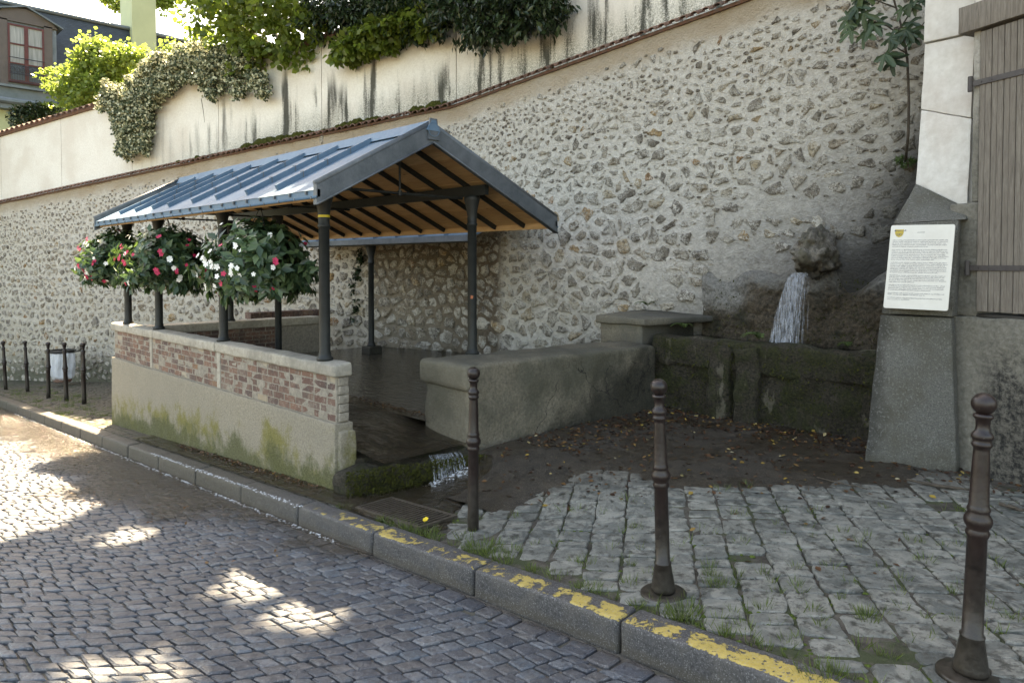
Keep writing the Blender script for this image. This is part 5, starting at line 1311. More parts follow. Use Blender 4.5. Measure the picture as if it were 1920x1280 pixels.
m = M(); m.lathe([(.05, HT - .79), (.17, HT - .785), (.19, HT - .76), (.17, HT - .72), (.05, HT - .70)], (rc.x, rc.y, 0), 16); o = m.build('bag_support', MAT['tile'], bp_, True)

# ------------------------------------------------------------------ house beyond the garden
hs = thing('house', 'pale green house with dark slate mansard roof and a brown dormer window', 'house', (-26, 7, -1.7))
XH = -25.6
zgut = pix(50, 196, x=XH).z; zrid = 9.85
m = M(); m.box(XH - 7, XH, -4, 17, -3, zgut - .25); m.build('wall', MAT['green_wall'], hs)
m = M(); m.hexa([(XH - 6.6, -4.1, zgut), (XH - .25, -4.1, zgut), (XH - .25, 17.1, zgut), (XH - 6.6, 17.1, zgut), (XH - 5.8, -4.1, zrid), (XH - 1.25, -4.1, zrid), (XH - 1.25, 17.1, zrid), (XH - 5.8, 17.1, zrid)]); m.build('mansard_roof', MAT['slate'], hs)
m = M(); m.tube([(XH - 1.22, -4.1, zrid + .03), (XH - 1.22, 17.1, zrid + .03)], .07, 8); m.build('ridge_roll', MAT['lead'], hs)
m = M(); m.box(XH - .6, XH + .28, -4.1, 17.1, zgut - .24, zgut - .06); m.build('cornice', MAT['lead'], hs); m = M(); m.tube([(XH + .32, -4.1, zgut - .02), (XH + .32, 17.1, zgut - .02)], .09, 8); m.build('gutter', MAT['lead'], hs)
ch = M(); cy0 = pix(247, 60, x=XH - 1.0).y; cy1 = pix(292, 60, x=XH - 1.0).y; ch.box(XH - 2.2, XH - .95, cy0, cy1, zgut + .3, 13.5); ch.build('chimney', MAT['green_wall'], hs)
ch = M(); ch.box(XH - 2.25, XH - .90, cy0 - .06, cy1 + .06, 13.5, 13.7); ch.build('chimney_cap', MAT['lead'], hs)
XD = XH + .02; wy0, wy1 = pix(15, 100, x=XD).y, pix(83, 100, x=XD).y; wz0, wz1 = pix(50, 158, x=XD).z, pix(50, 50, x=XD).z
m = M(); m.box(XD - 1.5, XD - .06, wy0 - .26, wy1 + .34, zgut - .02, wz1 + .12); m.build('dormer_body', MAT['lead'], hs)
m = M()
m.box(XD - .055, XD, wy0 - .20, wy0 - .0, wz0 - .1, wz1 + .12); m.box(XD - .055, XD, wy1 + .0, wy1 + .22, wz0 - .1, wz1 + .12)
yc = (wy0 + wy1) / 2; m.add([(XD - .0, wy0 - .36, wz1 + .08), (XD, wy1 + .38, wz1 + .08), (XD, wy1 + .1, wz1 + .35), (XD, yc, wz1 + .52), (XD, wy0 - .1, wz1 + .42), (XD - 1.2, wy0 - .36, wz1 + .08), (XD - 1.2, wy1 + .38, wz1 + .08), (XD - 1.2, wy1 + .1, wz1 + .35), (XD - 1.2, yc, wz1 + .52), (XD - 1.2, wy0 - .1, wz1 + .42)], [(0, 1, 2, 3, 4), (9, 8, 7, 6, 5), (0, 5, 6, 1), (1, 6, 7, 2), (2, 7, 8, 3), (3, 8, 9, 4), (4, 9, 5, 0)])
m.build('dormer_surround', MAT['taupe'], hs)
m = M(); m.beam((XD - .5, wy0 - .5, wz1 + .30), (XD - .5, yc, wz1 + .58), 1.2, .04); m.beam((XD - .5, yc, wz1 + .58), (XD - .5, wy1 + .5, wz1 + .12), 1.2, .04); m.build('dormer_roof', MAT['lead'], hs)
m = M(); m.box(XD - .05, XD + .06, wy0 - .3, wy1 + .35, wz0 - .16, wz0 - .09); m.build('sill', MAT['lead'], hs)
wf_ = M()
def wb(y0, y1, z0, z1, o=0): wf_.box(XD - .03 + o, XD + .015 + o, y0, y1, z0, z1)
wm = (wy0 + wy1) / 2; H_ = wz1 - wz0
wb(wy0, wy0 + .05, wz0, wz1); wb(wy1 - .05, wy1, wz0, wz1); wb(wm - .05, wm + .05, wz0, wz1); wb(wy0 + .05, wm - .05, wz1 - .05, wz1); wb(wm + .05, wy1 - .05, wz1 - .05, wz1); wb(wy0 + .05, wm - .05, wz0, wz0 + .08); wb(wm + .05, wy1 - .05, wz0, wz0 + .08)
for f in (.33, .66):
    wb(wy0 + .05, wm - .05, wz0 + H_ * f - .018, wz0 + H_ * f + .018); wb(wm + .05, wy1 - .05, wz0 + H_ * f - .018, wz0 + H_ * f + .018)
win = wf_.build('window', MAT['frame'], hs)
for (a, b) in ((wy0 + .05, wm - .05), (wm + .05, wy1 - .05)):
    for f in range(3):
        m = M(); z0_, z1_ = wz0 + H_ * (f / 3) + .02, wz0 + H_ * ((f + 1) / 3) - .02; m.box(XD - .02, XD - .014, a, b, z0_, z1_); m.build('pane', MAT['curtain'] if f else MAT['pane'], win)
m = M()
for k in range(15):
    y = wy0 + .02 + (wy1 - wy0 - .04) * k / 14; m.tube([(XD + .08, y, wz0 + .02), (XD + .08, y, wz0 + .50)], .006, 4)
for z in (wz0 + .02, wz0 + .50, wz0 + .25): m.tube([(XD + .08, wy0, z), (XD + .08, wy1, z)], .009, 4)
for k in range(7):
    c_ = (XD + .085, wy0 + .09 + k * (wy1 - wy0 - .18) / 6, wz0 + .37); m.tube([(c_[0], c_[1] + .05 * math.cos(2 * math.pi * i / 10), c_[2] + .08 * math.sin(2 * math.pi * i / 10)) for i in range(11)], .007, 4)
m.tube([(XD + .09, wy0, wz0 + .72), (XD + .09, wy1, wz0 + .72)], .014, 6)
m.build('window_railing', MAT['black'], win)
# ------------------------------------------------------------------ plants
SHAPES = {
 'oval': ([(0, 0, 0), (.24, .28, .05), (.30, .58, .06), (0, 1, -.04), (-.30, .58, .06), (-.24, .28, .05), (0, .5, 0)], [(0, 1, 6), (1, 2, 6), (2, 3, 6), (3, 4, 6), (4, 5, 6), (5, 0, 6)]),
 'lance': ([(0, 0, 0), (.17, .45, .05), (0, 1, -.10), (-.17, .45, .05)], [(0, 1, 2), (0, 2, 3)]),
 'ivy': ([(0, .05, 0), (.30, 0, .02), (.42, .42, .04), (0, .95, -.05), (-.42, .42, .04), (-.30, 0, .02)], [(0, 1, 2), (0, 2, 3), (0, 3, 4), (0, 4, 5)]),
 'quad': ([(0, 0, 0), (.30, .5, .05), (0, 1, -.04), (-.30, .5, .05)], [(0, 1, 2), (0, 2, 3)]),
 'blade': ([(-.03, 0, 0), (.03, 0, 0), (.022, .55, .03), (0, 1, .16), (-.022, .55, .03)], [(0, 1, 2, 4), (4, 2, 3)]),
}
def leaves(name, C, D, N, S, shape, mat, rnd=None, W=1.0):
    """one mesh of leaves: centres C, axis D, normal N (n,3), size S (n,)"""
    C = np.asarray(C, float); D = np.asarray(D, float); N = np.asarray(N, float); n = len(C)
    D /= np.linalg.norm(D, axis=1, keepdims=True) + 1e-9
    X = np.cross(D, N); X /= np.linalg.norm(X, axis=1, keepdims=True) + 1e-9; Z = np.cross(X, D)
    T, F = SHAPES[shape]; T = np.array(T)
    V = C[:, None, :] + S[:, None, None] * (T[None, :, 0:1] * W * X[:, None, :] + T[None, :, 1:2] * D[:, None, :] + T[None, :, 2:3] * Z[:, None, :])
    V = V.reshape(-1, 3); k = len(T)
    lens = [len(f) for f in F]; idx = np.concatenate([np.array(f) for f in F])
    li = (idx[None, :] + (np.arange(n) * k)[:, None]).ravel().astype(np.int32)
    ls = np.tile(np.array(lens), n); st = np.concatenate([[0], np.cumsum(ls)[:-1]])
    me = bpy.data.meshes.new(name); me.vertices.add(len(V)); me.vertices.foreach_set('co', V.ravel())
    me.loops.add(len(li)); me.loops.foreach_set('vertex_index', li)
    me.polygons.add(len(ls)); me.polygons.foreach_set('loop_start', st.astype(np.int32))
    me.materials.append(mat)
    at = me.attributes.new('rnd', 'FLOAT', 'FACE'); r = np.random.rand(n) if rnd is None else rnd
    at.data.foreach_set('value', np.repeat(r, len(F)).astype(np.float32)); me.update(calc_edges=True); me.validate(); return me
def rv(n): v = np.random.normal(size=(n, 3)); return v / np.linalg.norm(v, axis=1, keepdims=True)
def foliage(name, blobs, n, size, shape, mat, parent=None, droop=.3, clump=.22, per=26, shell=.55, W=1.0, flat=.6, clip=None):
    """leaf clumps spread through ellipsoids [(cx,cy,cz, rx,ry,rz)]"""
    B = np.array(blobs, float); vol = B[:, 3] * B[:, 4] * B[:, 5]; nc = max(1, n // per)
    bi = np.random.choice(len(B), nc, p=vol / vol.sum()); d = rv(nc); rr = (shell + (1 - shell) * np.random.rand(nc)) ** .8
    cc = B[bi, :3] + d * rr[:, None] * B[bi, 3:6]
    out = d * .8 + rv(nc) * .5
    i = np.repeat(np.arange(nc), per); m_ = len(i); off = rv(m_) * (np.random.rand(m_) ** .5)[:, None] * clump * np.array([1, 1, .55])
    C = cc[i] + off; D = out[i] * .6 + rv(m_) * .8 + np.array([0, 0, -droop]); N = np.array([0, 0, 1.0]) * flat + rv(m_) * .7 + out[i] * .3
    S = size * np.random.uniform(.65, 1.25, m_)
    if clip is not None:
        k = clip(C); C, D, N, S = C[k], D[k], N[k], S[k]
    me = leaves(name, C, D, N, S, shape, mat, None, W); return link(name, me, parent)
def tree(name, label, cat, base, top, rad0, limbs, blobs, n, size, shape, leafm, group=None, crown='crown', **kw):
    t_ = thing(name, label, cat, base, group); base = Vector(base); top = Vector(top)
    m = M(); mid = base.lerp(top, .5) + Vector((random.uniform(-.2, .2), random.uniform(-.2, .2), 0)); m.tube([base - Vector((0, 0, .3)), base.lerp(mid, .5), mid, mid.lerp(top, .5), top], [rad0 * 1.25, rad0, rad0 * .8, rad0 * .6, rad0 * .35], 10); m.build('trunk', MAT['bark'], t_, True)
    if limbs:
        m = M()
        for b in limbs:
            s0 = base.lerp(top, random.uniform(.45, .9)); e_ = Vector(b[:3]); c_ = s0.lerp(e_, .5) + Vector((0, 0, .15 * (e_ - s0).length)); pts_ = [s0.lerp(c_, f).lerp(c_.lerp(e_, f), f) for f in (0, .2, .4, .6, .8, 1)]
            m.tube(pts_, [rad0 * .45 * (1 - .8 * f) for f in (0, .2, .4, .6, .8, 1)], 6)
            for _ in range(5):
                f = random.uniform(.4, 1); q = pts_[int(f * 5)]; w = q + Vector((random.uniform(-.5, .5) * b[3], random.uniform(-.5, .5) * b[3], random.uniform(-.3, .6) * b[3])); m.tube([q, q.lerp(w, .5) + Vector((0, 0, .05)), w], [rad0 * .14, rad0 * .09, rad0 * .04], 5)
        m.build('branches', MAT['bark'], t_, True)
    foliage(crown, blobs, n, size, shape, leafm, t_, **kw)
    return t_
def wp(px, py, out=0.0, back=None):
    """a point over the plaster wall seen at px,py: on the plane of the wall, shifted outwards"""
    r = ray(px, py); best = None
    for i in range(-110, 160):
        t = i * .1; p = wall_xy(t, out); s = p.length; a = Vector((p.x, p.y)); 
        cr = abs(r.x * a.y - r.y * a.x) / math.hypot(r.x, r.y)
        if r.x * a.x + r.y * a.y > 0 and (best is None or cr < best[0]): best = (cr, t, a)
    _, t, a = best; s = a.length / math.hypot(r.x, r.y); return Vector((a.x, a.y, EYE + r.z * s)), t
# openings in the crowns through which the sun reaches the road
GAPS = []
for (px, py, r_) in ((480, 1096, .37), (520, 1108, .31), (570, 1143, .35), (200, 1268, .28), (330, 1268, .22), (90, 1255, .18), (240, 1005, .35), (40, 850, .7), (60, 920, .7), (120, 880, .55), (20, 990, .5), (130, 950, .45), (-60, 900, .8), (90, 1130, .12)):
    g_ = pix(px, py, z=-.25)
    for _ in range(4): g_ = pix(px, py, z=zroad(g_.x, g_.y))
    GAPS.append((np.array(g_), r_))
def sungap(C):
    k = np.ones(len(C), bool); s_ = np.array(SDIR)
    for g_, r_ in GAPS:
        v = C - g_; a_ = v @ s_; k &= ~((np.linalg.norm(v - a_[:, None] * s_, axis=1) < r_) & (a_ > 0))
    return k
# ivy spilling over the plaster wall: blobs placed along its outline
iv = thing('variegated_ivy', 'cream-edged ivy spilling over the top of the plaster wall', 'ivy', wp(240, 190)[0])
bl = []
for (px, py, r_) in ((215, 185, .42), (250, 205, .50), (235, 240, .45), (262, 245, .42), (240, 275, .36), (262, 275, .30), (285, 170, .45), (265, 215, .45), (225, 215, .4), (310, 150, .42), (250, 165, .4), (330, 125, .40), (300, 125, .45), (350, 140, .32), (370, 110, .42), (395, 120, .45), (400, 160, .34), (390, 145, .36), (420, 110, .42), (395, 178, .2), (440, 140, .28), (447, 165, .22), (442, 185, .17), (485, 150, .26), (492, 172, .22), (470, 140, .25), (460, 115, .35), (340, 105, .32), (190, 195, .25), (205, 160, .25), (275, 140, .35)):
    p, t = wp(px, py, .10); bl.append((p.x, p.y, p.z, r_ * .95, r_ * .55, r_ * .85))
foliage('leaves', bl, 52000, .055, 'ivy', MAT['ivy'], iv, droop=.7, clump=.10, per=20, shell=.35, flat=.2, clip=lambda C: np.array([True] * len(C)))
for k in range(16):
    m = M()
    (a, b) = random.sample(bl, 2); a = Vector(a[:3]); b = min(bl, key=lambda q: (Vector(q[:3]) - a).length if (Vector(q[:3]) - a).length > .2 else 99); b = Vector(b[:3]); m.tube([a, a.lerp(b, .5) + Vector((0, 0, -.1)), b], .008, 5); m.build('stem', MAT['bark'], iv)
m = M()
p0, _ = wp(376, 185, .02); p1, _ = wp(385, 230, .02); m.tube([p0, p0.lerp(p1, .5) + Vector((.02, 0, 0)), p1], [.008, .006, .003], 5)
m.build('hanging_stem', MAT['bark'], iv)
# hidden behind: the lime tree and its overhanging crown
def blobs_at(lst, out):
    r_ = []
    for (px, py, a, sx) in lst:
        p, t = wp(px, py, out); r_.append((p.x, p.y, p.z, a * sx, a * sx, a))
    return r_
b_ = blobs_at([(420, 30, .75, 1.1), (480, 20, .8, 1.1), (540, 40, .8, 1.1), (500, 75, .55, 1.2), (560, 85, .42, 1.2), (450, 85, .5, 1.2), (590, 30, .6, 1), (400, -10, .7, 1), (590, 108, .18, 1.5), (545, 115, .22, 1.5), (470, 112, .25, 1.4)], .1)
b_ += [(-12.6, 9.0, 9.3, 2.2, 2.0, 1.6), (-10.2, 8.4, 9.6, 2.1, 2.0, 1.4), (-11.5, 6.6, 9.8, 1.9, 1.8, 1.2), (-13.2, 6.9, 9.6, 1.4, 1.5, 1.0), (-9.0, 10.5, 9.5, 2, 2, 1.6)]
tree('lime_tree', 'light green lime tree whose branches hang over the plaster wall', 'tree', (-13.4, 9.6, 4.6), (-12.6, 8.8, 9.2), .22, [(b[0], b[1], b[2], b[5]) for b in b_[:3] + b_[11:]], b_, 42000, .13, 'oval', MAT['lime'], clip=sungap, droop=.35, clump=.26, per=24, shell=.25, W=1.25)
# a low spray of lime leaves towards the right, and the dark laurel
b_ = blobs_at([(655, 90, .22, 1.6), (690, 75, .25, 1.6), (725, 62, .25, 1.5), (760, 52, .25, 1.5), (640, 105, .14, 1.6), (800, 40, .3, 1.3), (715, 85, .16, 1.5)], .15)
tree('lime_sapling', 'low spray of light green leaves hanging under the dark laurel', 'tree', (-9.3, 8.6, 4.9), (-9.2, 8.3, 6.9), .05, [(b[0], b[1], b[2], b[5]) for b in b_[:3]], b_, 5200, .12, 'oval', MAT['lime'], droop=.4, clump=.16, per=20, shell=.2, W=1.25)
b_ = blobs_at([(640, 30, .6, 1.3), (700, 25, .65, 1.3), (760, 15, .7, 1.3), (820, 10, .75, 1.2), (780, 45, .3, 1.4), (660, 60, .3, 1.3), (720, 45, .35, 1.3)], -.15)
b_ += blobs_at([(880, 20, .5, 1.3), (930, 25, .5, 1.3), (980, 15, .5, 1.3), (1020, 5, .42, 1.3), (900, 60, .25, 1.1), (895, 80, .15, 1), (960, 50, .28, 1.2), (990, 50, .2, 1), (870, 45, .3, 1), (1045, 30, .2, 1)], .25)
b_ += [(-8.0, 8.8, 7.7, 1.3, 1.1, .9), (-6.8, 8.6, 7.9, 1.2, 1.1, .9), (-9.5, 9.2, 8.0, 1.3, 1.1, 1.0)]
tree('laurel', 'dense dark green laurel leaning over the top of the plaster wall', 'tree', (-8.3, 9.3, 5.2), (-8.2, 8.9, 7.6), .13, [(b[0], b[1], b[2], b[5]) for b in b_[:10]], b_, 44000, .12, 'lance', MAT['laurel'], clip=sungap, droop=.5, clump=.2, per=22, shell=.25, W=1.25)
# sunlit shrub behind the wall, left
b_ = []
for (px, py, a) in ((190, 90, .42), (170, 115, .5), (215, 120, .5), (150, 150, .5), (195, 165, .6), (130, 175, .45), (160, 190, .5), (110, 160, .28), (95, 143, .2), (240, 105, .35), (165, 65, .15), (225, 95, .3), (120, 130, .2), (150, 80, .18), (260, 110, .3), (320, 95, .3), (380, 70, .35)):
    p, t = wp(px, py, -1.3); b_.append((p.x, p.y, p.z, a * .95, a * .95, a * .8))
tree('bright_shrub', 'sunlit yellow-green maple in front of the slate roof', 'tree', (-21.0, 6.8, 3.2), (-20.3, 6.9, 6.2), .10, [(b[0], b[1], b[2], b[5]) for b in b_[::2]], b_, 8400, .105, 'oval', MAT['sunleaf'], droop=.2, clump=.28, per=12, shell=.15, W=1.4)
b_ = [(c.x, c.y, c.z, a, a, a * .7) for c, a in ((pix(215, 5, y=9.5), .5), (pix(255, 12, y=9.5), .45), (pix(300, -8, y=9.5), .6), (pix(240, -25, y=9.5), .7), (pix(315, 25, y=9.5), .16))]
tree('garden_maple', 'yellow-green branch tips against the white sky above the chimney', 'tree', (-18.5, 11.2, 3.9), (-17.8, 10.4, 9.5), .2, [(b[0], b[1], b[2], .7) for b in b_[:4]], b_, 5200, .13, 'oval', MAT['sunleaf'], droop=.3, clump=.25, per=18, shell=.2, W=1.3)
# unseen tree above the frame, crowns laid out to shade the yard and roof
b_ = [(-12.5, 11.5, 11.0, 2.8, 2.6, 2.2), (-9.5, 12.0, 11.0, 3.0, 2.8, 2.4), (-6.5, 11.5, 10.5, 2.8, 2.4, 2.2), (-11.0, 9.5, 12.5, 2.8, 2.4, 1.8), (-7.5, 9.5, 12.0, 2.6, 2.2, 1.8), (-13.0, 8.5, 12.4, 2.4, 2.2, 1.6), (-10.0, 7.0, 13.0, 2.4, 2.2, 1.5), (-13.0, 5.6, 12.6, 2.0, 1.9, 1.4), (-11.0, 4.6, 12.8, 2.0, 1.6, 1.2), (-8.5, 4.0, 12.8, 1.8, 1.5, 1.1), (-6.0, 8.2, 12.2, 2.4, 2.0, 1.5), (-5.6, 5.4, 12.6, 1.8, 1.7, 1.1), (-3.4, 8.2, 12.0, 2.0, 2.0, 1.3), (-9.0, 1.8, 12.8, 1.8, 1.3, 1.0), (-12.6, 3.0, 12.8, 1.5, 1.2, 1.0), (-15.2, 9.3, 11.6, 2.2, 2.0, 1.5), (-14.0, 12.0, 11.5, 2.4, 2.2, 1.8), (-11.5, 8.0, 12.6, 2.2, 2.0, 1.4), (-14.4, 7.7, 12.2, 1.7, 1.5, 1.2), (-15.4, 7.7, 11.4, 1.8, .9, .8), (-13.6, 7.8, 11.2, 1.5, 1.3, .9), (-8.0, 6.0, 12.8, 2.0, 1.8, 1.4), (-4.0, 11.0, 9.8, 2.4, 2.2, 2.0)]
tree('shade_tree', 'tall unseen tree behind the plaster wall, its crown laid out to shade the yard', 'tree', (-9.5, 12.2, 5.0), (-9.6, 11.0, 11.2), .35, [(b[0], b[1], b[2], 1.0) for b in b_], b_, 100000, .27, 'quad', MAT['canopy'], clip=sungap, droop=.2, clump=.55, per=24, shell=.2, W=1.5, flat=1.2)

b_ = [(c.x, c.y, c.z, .35, .35, .25) for c in (pix(60, 213, x=-24.2), pix(80, 208, x=-24.2), pix(95, 214, x=-24.2), pix(40, 218, x=-24.2))]
tree('dark_climber', 'dark creeper growing on the pale green house wall', 'shrub', (-24.2, 5.2, 1.0), (-24.2, 5.3, 4.3), .05, None, b_, 2600, .10, 'oval', MAT['laurel'], clump=.12, per=16)
# fig sapling rooted in the wall
fg = thing('fig_sapling', 'young fig with lobed dark leaves hanging from the wall beside the buttress', 'fig', pix(1700, 300, y=7.75))
m = M(); rt = pix(1698, 302, y=7.80); pts_ = [rt] + [pix(px, py, y=7.5) for px, py in ((1703, 250), (1704, 180), (1701, 110), (1690, 50), (1676, 0), (1665, -40))]
m.tube(pts_, [.014, .013, .012, .012, .010, .009, .008], 7)
tips = []
for (a, b, c_) in (((1694, 70), (1650, 40), (1610, 50)), ((1698, 90), (1720, 60), (1735, 40)), ((1680, 15), (1640, 0), (1600, 30)), ((1690, 50), (1710, 20), (1722, -10)), ((1676, 0), (1650, -20), (1620, -10)), ((1700, 100), (1690, 95), (1660, 75))):
    q = [pix(*a, y=7.5), pix(*b, y=7.35), pix(*c_, y=7.25)]; m.tube(q, [.008, .006, .004], 5); tips += [q[1], q[2], q[1].lerp(q[2], .5)]
m.build('stem', MAT['bark'], fg, True)
FO = []
for k in range(5):
    a = rad(90 + (k - 2) * 52); L_ = (1, .88, .62)[abs(k - 2)]; w = rad(13)
    FO += [(math.cos(a + w * 2.0) * L_ * .34, .15 + math.sin(a + w * 2.0) * L_ * .34)] if False else []
def fig_leaf(m, c, d, n, s):
    d = d.normalized(); x = d.cross(n).normalized(); z = x.cross(d); vs = [c]; lobes = []
    for k in range(5):
        a = rad((k - 2) * 50); L_ = (1, .85, .6)[abs(k - 2)]
        for (da, f) in ((-14, .62), (-6, .92), (0, 1.0), (6, .92), (14, .62), (25, .34)):
            if k == 4 and da == 25: continue
            aa = a + rad(da); lobes.append(c + (d * math.cos(aa) + x * math.sin(aa)) * s * L_ * f + z * s * (.10 * math.cos(aa * 3) - .22 * f * f))
    m.add([c] + lobes, [(0, i + 1, i + 2) for i in range(len(lobes) - 1)], random.random())
for i, c in enumerate(tips * 2):
    m = M(); p = c + Vector((random.uniform(-.12, .12), random.uniform(-.10, .05), random.uniform(-.10, .10)))
    fig_leaf(m, p, Vector((random.uniform(-.8, .6), random.uniform(-.5, .1), random.uniform(-1.1, -.1))), Vector((random.uniform(-.4, .2), -1, random.uniform(.0, .8))), random.uniform(.12, .19)); m.build('leaf', MAT['fig'], fg)
o = foliage('tuft', [(rt.x, rt.y, rt.z, .07, .05, .06)], 160, .05, 'lance', MAT['fern'], fg, clump=.04, per=8)

# hanging baskets
def star(m, c, n, s, r):
    n = n.normalized(); a = n.cross(Vector((.3, .2, 1))).normalized(); b = n.cross(a); ph = random.random() * 6
    for k in range(5):
        t_ = ph + 2 * math.pi * k / 5; d = a * math.cos(t_) + b * math.sin(t_); e = n.cross(d); q = n * s * .08 * random.uniform(-1, 1.5)
        m.add([c, c + d * s * .45 + e * s * .36 + q, c + d * s * .95 + e * s * .28 + n * s * .1, c + d * s * 1.0 - e * s * .28 + n * s * .02, c + d * s * .45 - e * s * .36 - q], [(0, 1, 2, 3, 4)], r)
def basket(px, x_, lab, R_, seed, wr):
    random.seed(seed); np.random.seed(seed)
    c = Vector((x_, 3.06, EYE + (495 - 478) / FPX * ((3.06 - x_) * R2)))
    b = thing('hanging_basket', lab, 'flower basket', c, 'hanging flower baskets under the eave')
    m = M(); m.lathe([(.02, c.z - .20), (.12, c.z - .19), (.19, c.z - .08), (.20, c.z + .02), (.17, c.z + .02)], (c.x, c.y, 0), 16); m.build('bowl', MAT['basket'], b, True)
    m = M()
    for k in range(3):
        a = 2 * math.pi * k / 3; m.tube([(c.x + .19 * math.cos(a), c.y + .19 * math.sin(a), c.z + .02), (c.x, c.y, c.z + .46)], .005, 5)
    zz = c.z + .44
    while zz < 2.36:
        m.tube([(c.x + .012, c.y, zz), (c.x, c.y + .010, zz + .045)], .006, 5); m.tube([(c.x - .012, c.y, zz + .02), (c.x, c.y - .010, zz + .06)], .006, 5); zz += .045
    m.tube([(c.x, c.y, 2.33), (c.x, 3.22, 2.40)], .010, 6); m.build('chain', MAT['black'], b)
    Rv = .35
    # rosettes of leaves over a domed, drooping ball
    nr = 290; d = rv(nr); d[:, 2] = np.where(d[:, 2] < -.72, -d[:, 2], d[:, 2]); rr = np.random.uniform(.62, 1.0, nr)
    rxy = R_ * (1 + .16 * np.sin(d[:, 2] * 4 + np.arctan2(d[:, 1], d[:, 0]) * 3) * .6 + .13 * np.sin(np.arctan2(d[:, 1], d[:, 0]) * 5 + seed))
    P = np.stack([c.x + d[:, 0] * rr * rxy, c.y + d[:, 1] * rr * rxy, c.z - .03 + d[:, 2] * rr * Rv - .10 * (d[:, 0] ** 2 + d[:, 1] ** 2)], 1)
    per = 11; i = np.repeat(np.arange(nr), per); n_ = len(i); ax = d[i] + rv(n_) * .25; ax /= np.linalg.norm(ax, axis=1, keepdims=True)
    side = np.cross(ax, rv(n_)); side /= np.linalg.norm(side, axis=1, keepdims=True) + 1e-9
    D = side + ax * np.random.uniform(.1, .7, (n_, 1)) + np.array([0, 0, -.35]); N = ax + np.array([0, 0, .35])
    S = np.random.uniform(.075, .145, n_); C = P[i] - ax * np.random.uniform(-.05, .10, (n_, 1))
    me = leaves('leaves', C, D, N, S, 'lance', MAT['impatiens'], None, 1.5); link('leaves', me, b)
    # hanging shoots at the rim
    ns = 40; a = np.random.rand(ns) * 6.283; Q = np.stack([c.x + np.cos(a) * R_ * np.random.uniform(.3, .95, ns), c.y + np.sin(a) * R_ * np.random.uniform(.3, .95, ns), c.z - .25 - .14 * np.random.rand(ns)], 1)
    i = np.repeat(np.arange(ns), 8); n_ = len(i); C = Q[i] + rv(n_) * .03; D = rv(n_) * .45 + np.array([0, 0, -.9]); N = rv(n_) * .5 + np.stack([np.cos(a[i]), np.sin(a[i]), 0 * a[i]], 1)
    me = leaves('shoots', C, D, N, np.random.uniform(.08, .13, n_), 'lance', MAT['impatiens'], None, 1.4); link('shoots', me, b, None, 'stuff')
    for k in range(38):
        dd = Vector((random.gauss(0, 1) + .5, random.gauss(0, 1) - 1.1, random.gauss(0, .8))).normalized(); p = Vector((c.x + dd.x * (R_ + .05), c.y + dd.y * (R_ + .05), c.z - .03 + dd.z * (Rv + .05) - .10 * (1 - dd.z ** 2)))
        if dd.z < -.75: continue
        m = M(); w = random.random() < wr; s = random.uniform(.020, .031)
        for j in range(random.choice((1, 1, 2, 3))): star(m, p + Vector((random.uniform(-.035, .035), random.uniform(-.02, .02), random.uniform(-.035, .035))) * (j > 0), dd + Vector((random.uniform(-.4, .4), random.uniform(-.4, .1), random.uniform(-.3, .4))), s, .5)
        m.build('flower', MAT['petal_w'] if w else MAT['petal_r'], b, label='white impatiens flower' if w else 'crimson impatiens flower')
basket(493, -6.42, 'nearest hanging basket of white and crimson impatiens, beside the front column', .52, 11, .62)
basket(318, -8.85, 'middle hanging basket of white and crimson impatiens', .52, 12, .5)
basket(225, -10.75, 'farthest hanging basket of white and crimson impatiens, at the roof\'s far end', .46, 13, .5)
random.seed(21); np.random.seed(21)

# grass tufts, ferns, litter
def tufts(name, spots, lab, cat):
    C = []; D = []; S = []
    for (x, y, s, n) in spots:
        for _ in range(n):
            a = random.random() * 6.283; r_ = random.random() ** .5 * s; px_, py_ = x + math.cos(a) * r_, y + math.sin(a) * r_
            C.append((px_, py_, zg(px_, py_) + .0)); D.append((math.cos(a) * random.uniform(.1, .9), math.sin(a) * random.uniform(.1, .9), 1)); S.append(random.uniform(.025, .065) * (1 + s * 2))
    C = np.array(C); D = np.array(D); me = leaves(name, C, D, rv(len(C)), np.array(S), 'blade', MAT['grass'], None, 1.0)
    o = link(name, me); tag(o, lab, cat, kind='stuff'); return o
def gp(px, py):
    g = pix(px, py, z=.05)
    for _ in range(4): g = pix(px, py, z=zg(g.x, g.y))
    return g
sp1 = []
for (px, py, s, n) in ((735, 985, .06, 60), (760, 990, .06, 70), (800, 1000, .08, 80), (905, 1030, .12, 260), (930, 1045, .08, 120), (945, 1055, .06, 80), (870, 1010, .05, 60), (1285, 1152, .08, 200), (1270, 1160, .05, 80), (1110, 1105, .05, 50), (1090, 1110, .05, 40), (1180, 1095, .05, 50), (1240, 1080, .05, 30), (960, 1035, .06, 80), (1340, 1100, .05, 60), (1335, 1080, .05, 50), (1330, 1065, .04, 40), (1360, 1100, .05, 40), (1430, 1140, .04, 30), (1400, 1178, .05, 40), (1620, 1155, .05, 50), (1630, 1165, .05, 50), (1735, 1055, .05, 50), (1390, 1020, .04, 30), (1290, 900, .04, 30), (1355, 920, .05, 40), (1400, 915, .05, 30), (1530, 1270, .08, 80), (1555, 1268, .05, 60), (1480, 1205, .04, 30), (1610, 1210, .05, 30), (1830, 1120, .05, 20), (1905, 1165, .05, 30), (1100, 1060, .05, 40), (1060, 960, .05, 30), (1085, 960, .05, 30), (1180, 940, .06, 30), (1040, 1085, .05, 40), (1555, 1065, .05, 20), (1690, 1090, .04, 20), (1800, 960, .03, 10)):
    g = gp(px, py); sp1.append((g.x, g.y, s, n))
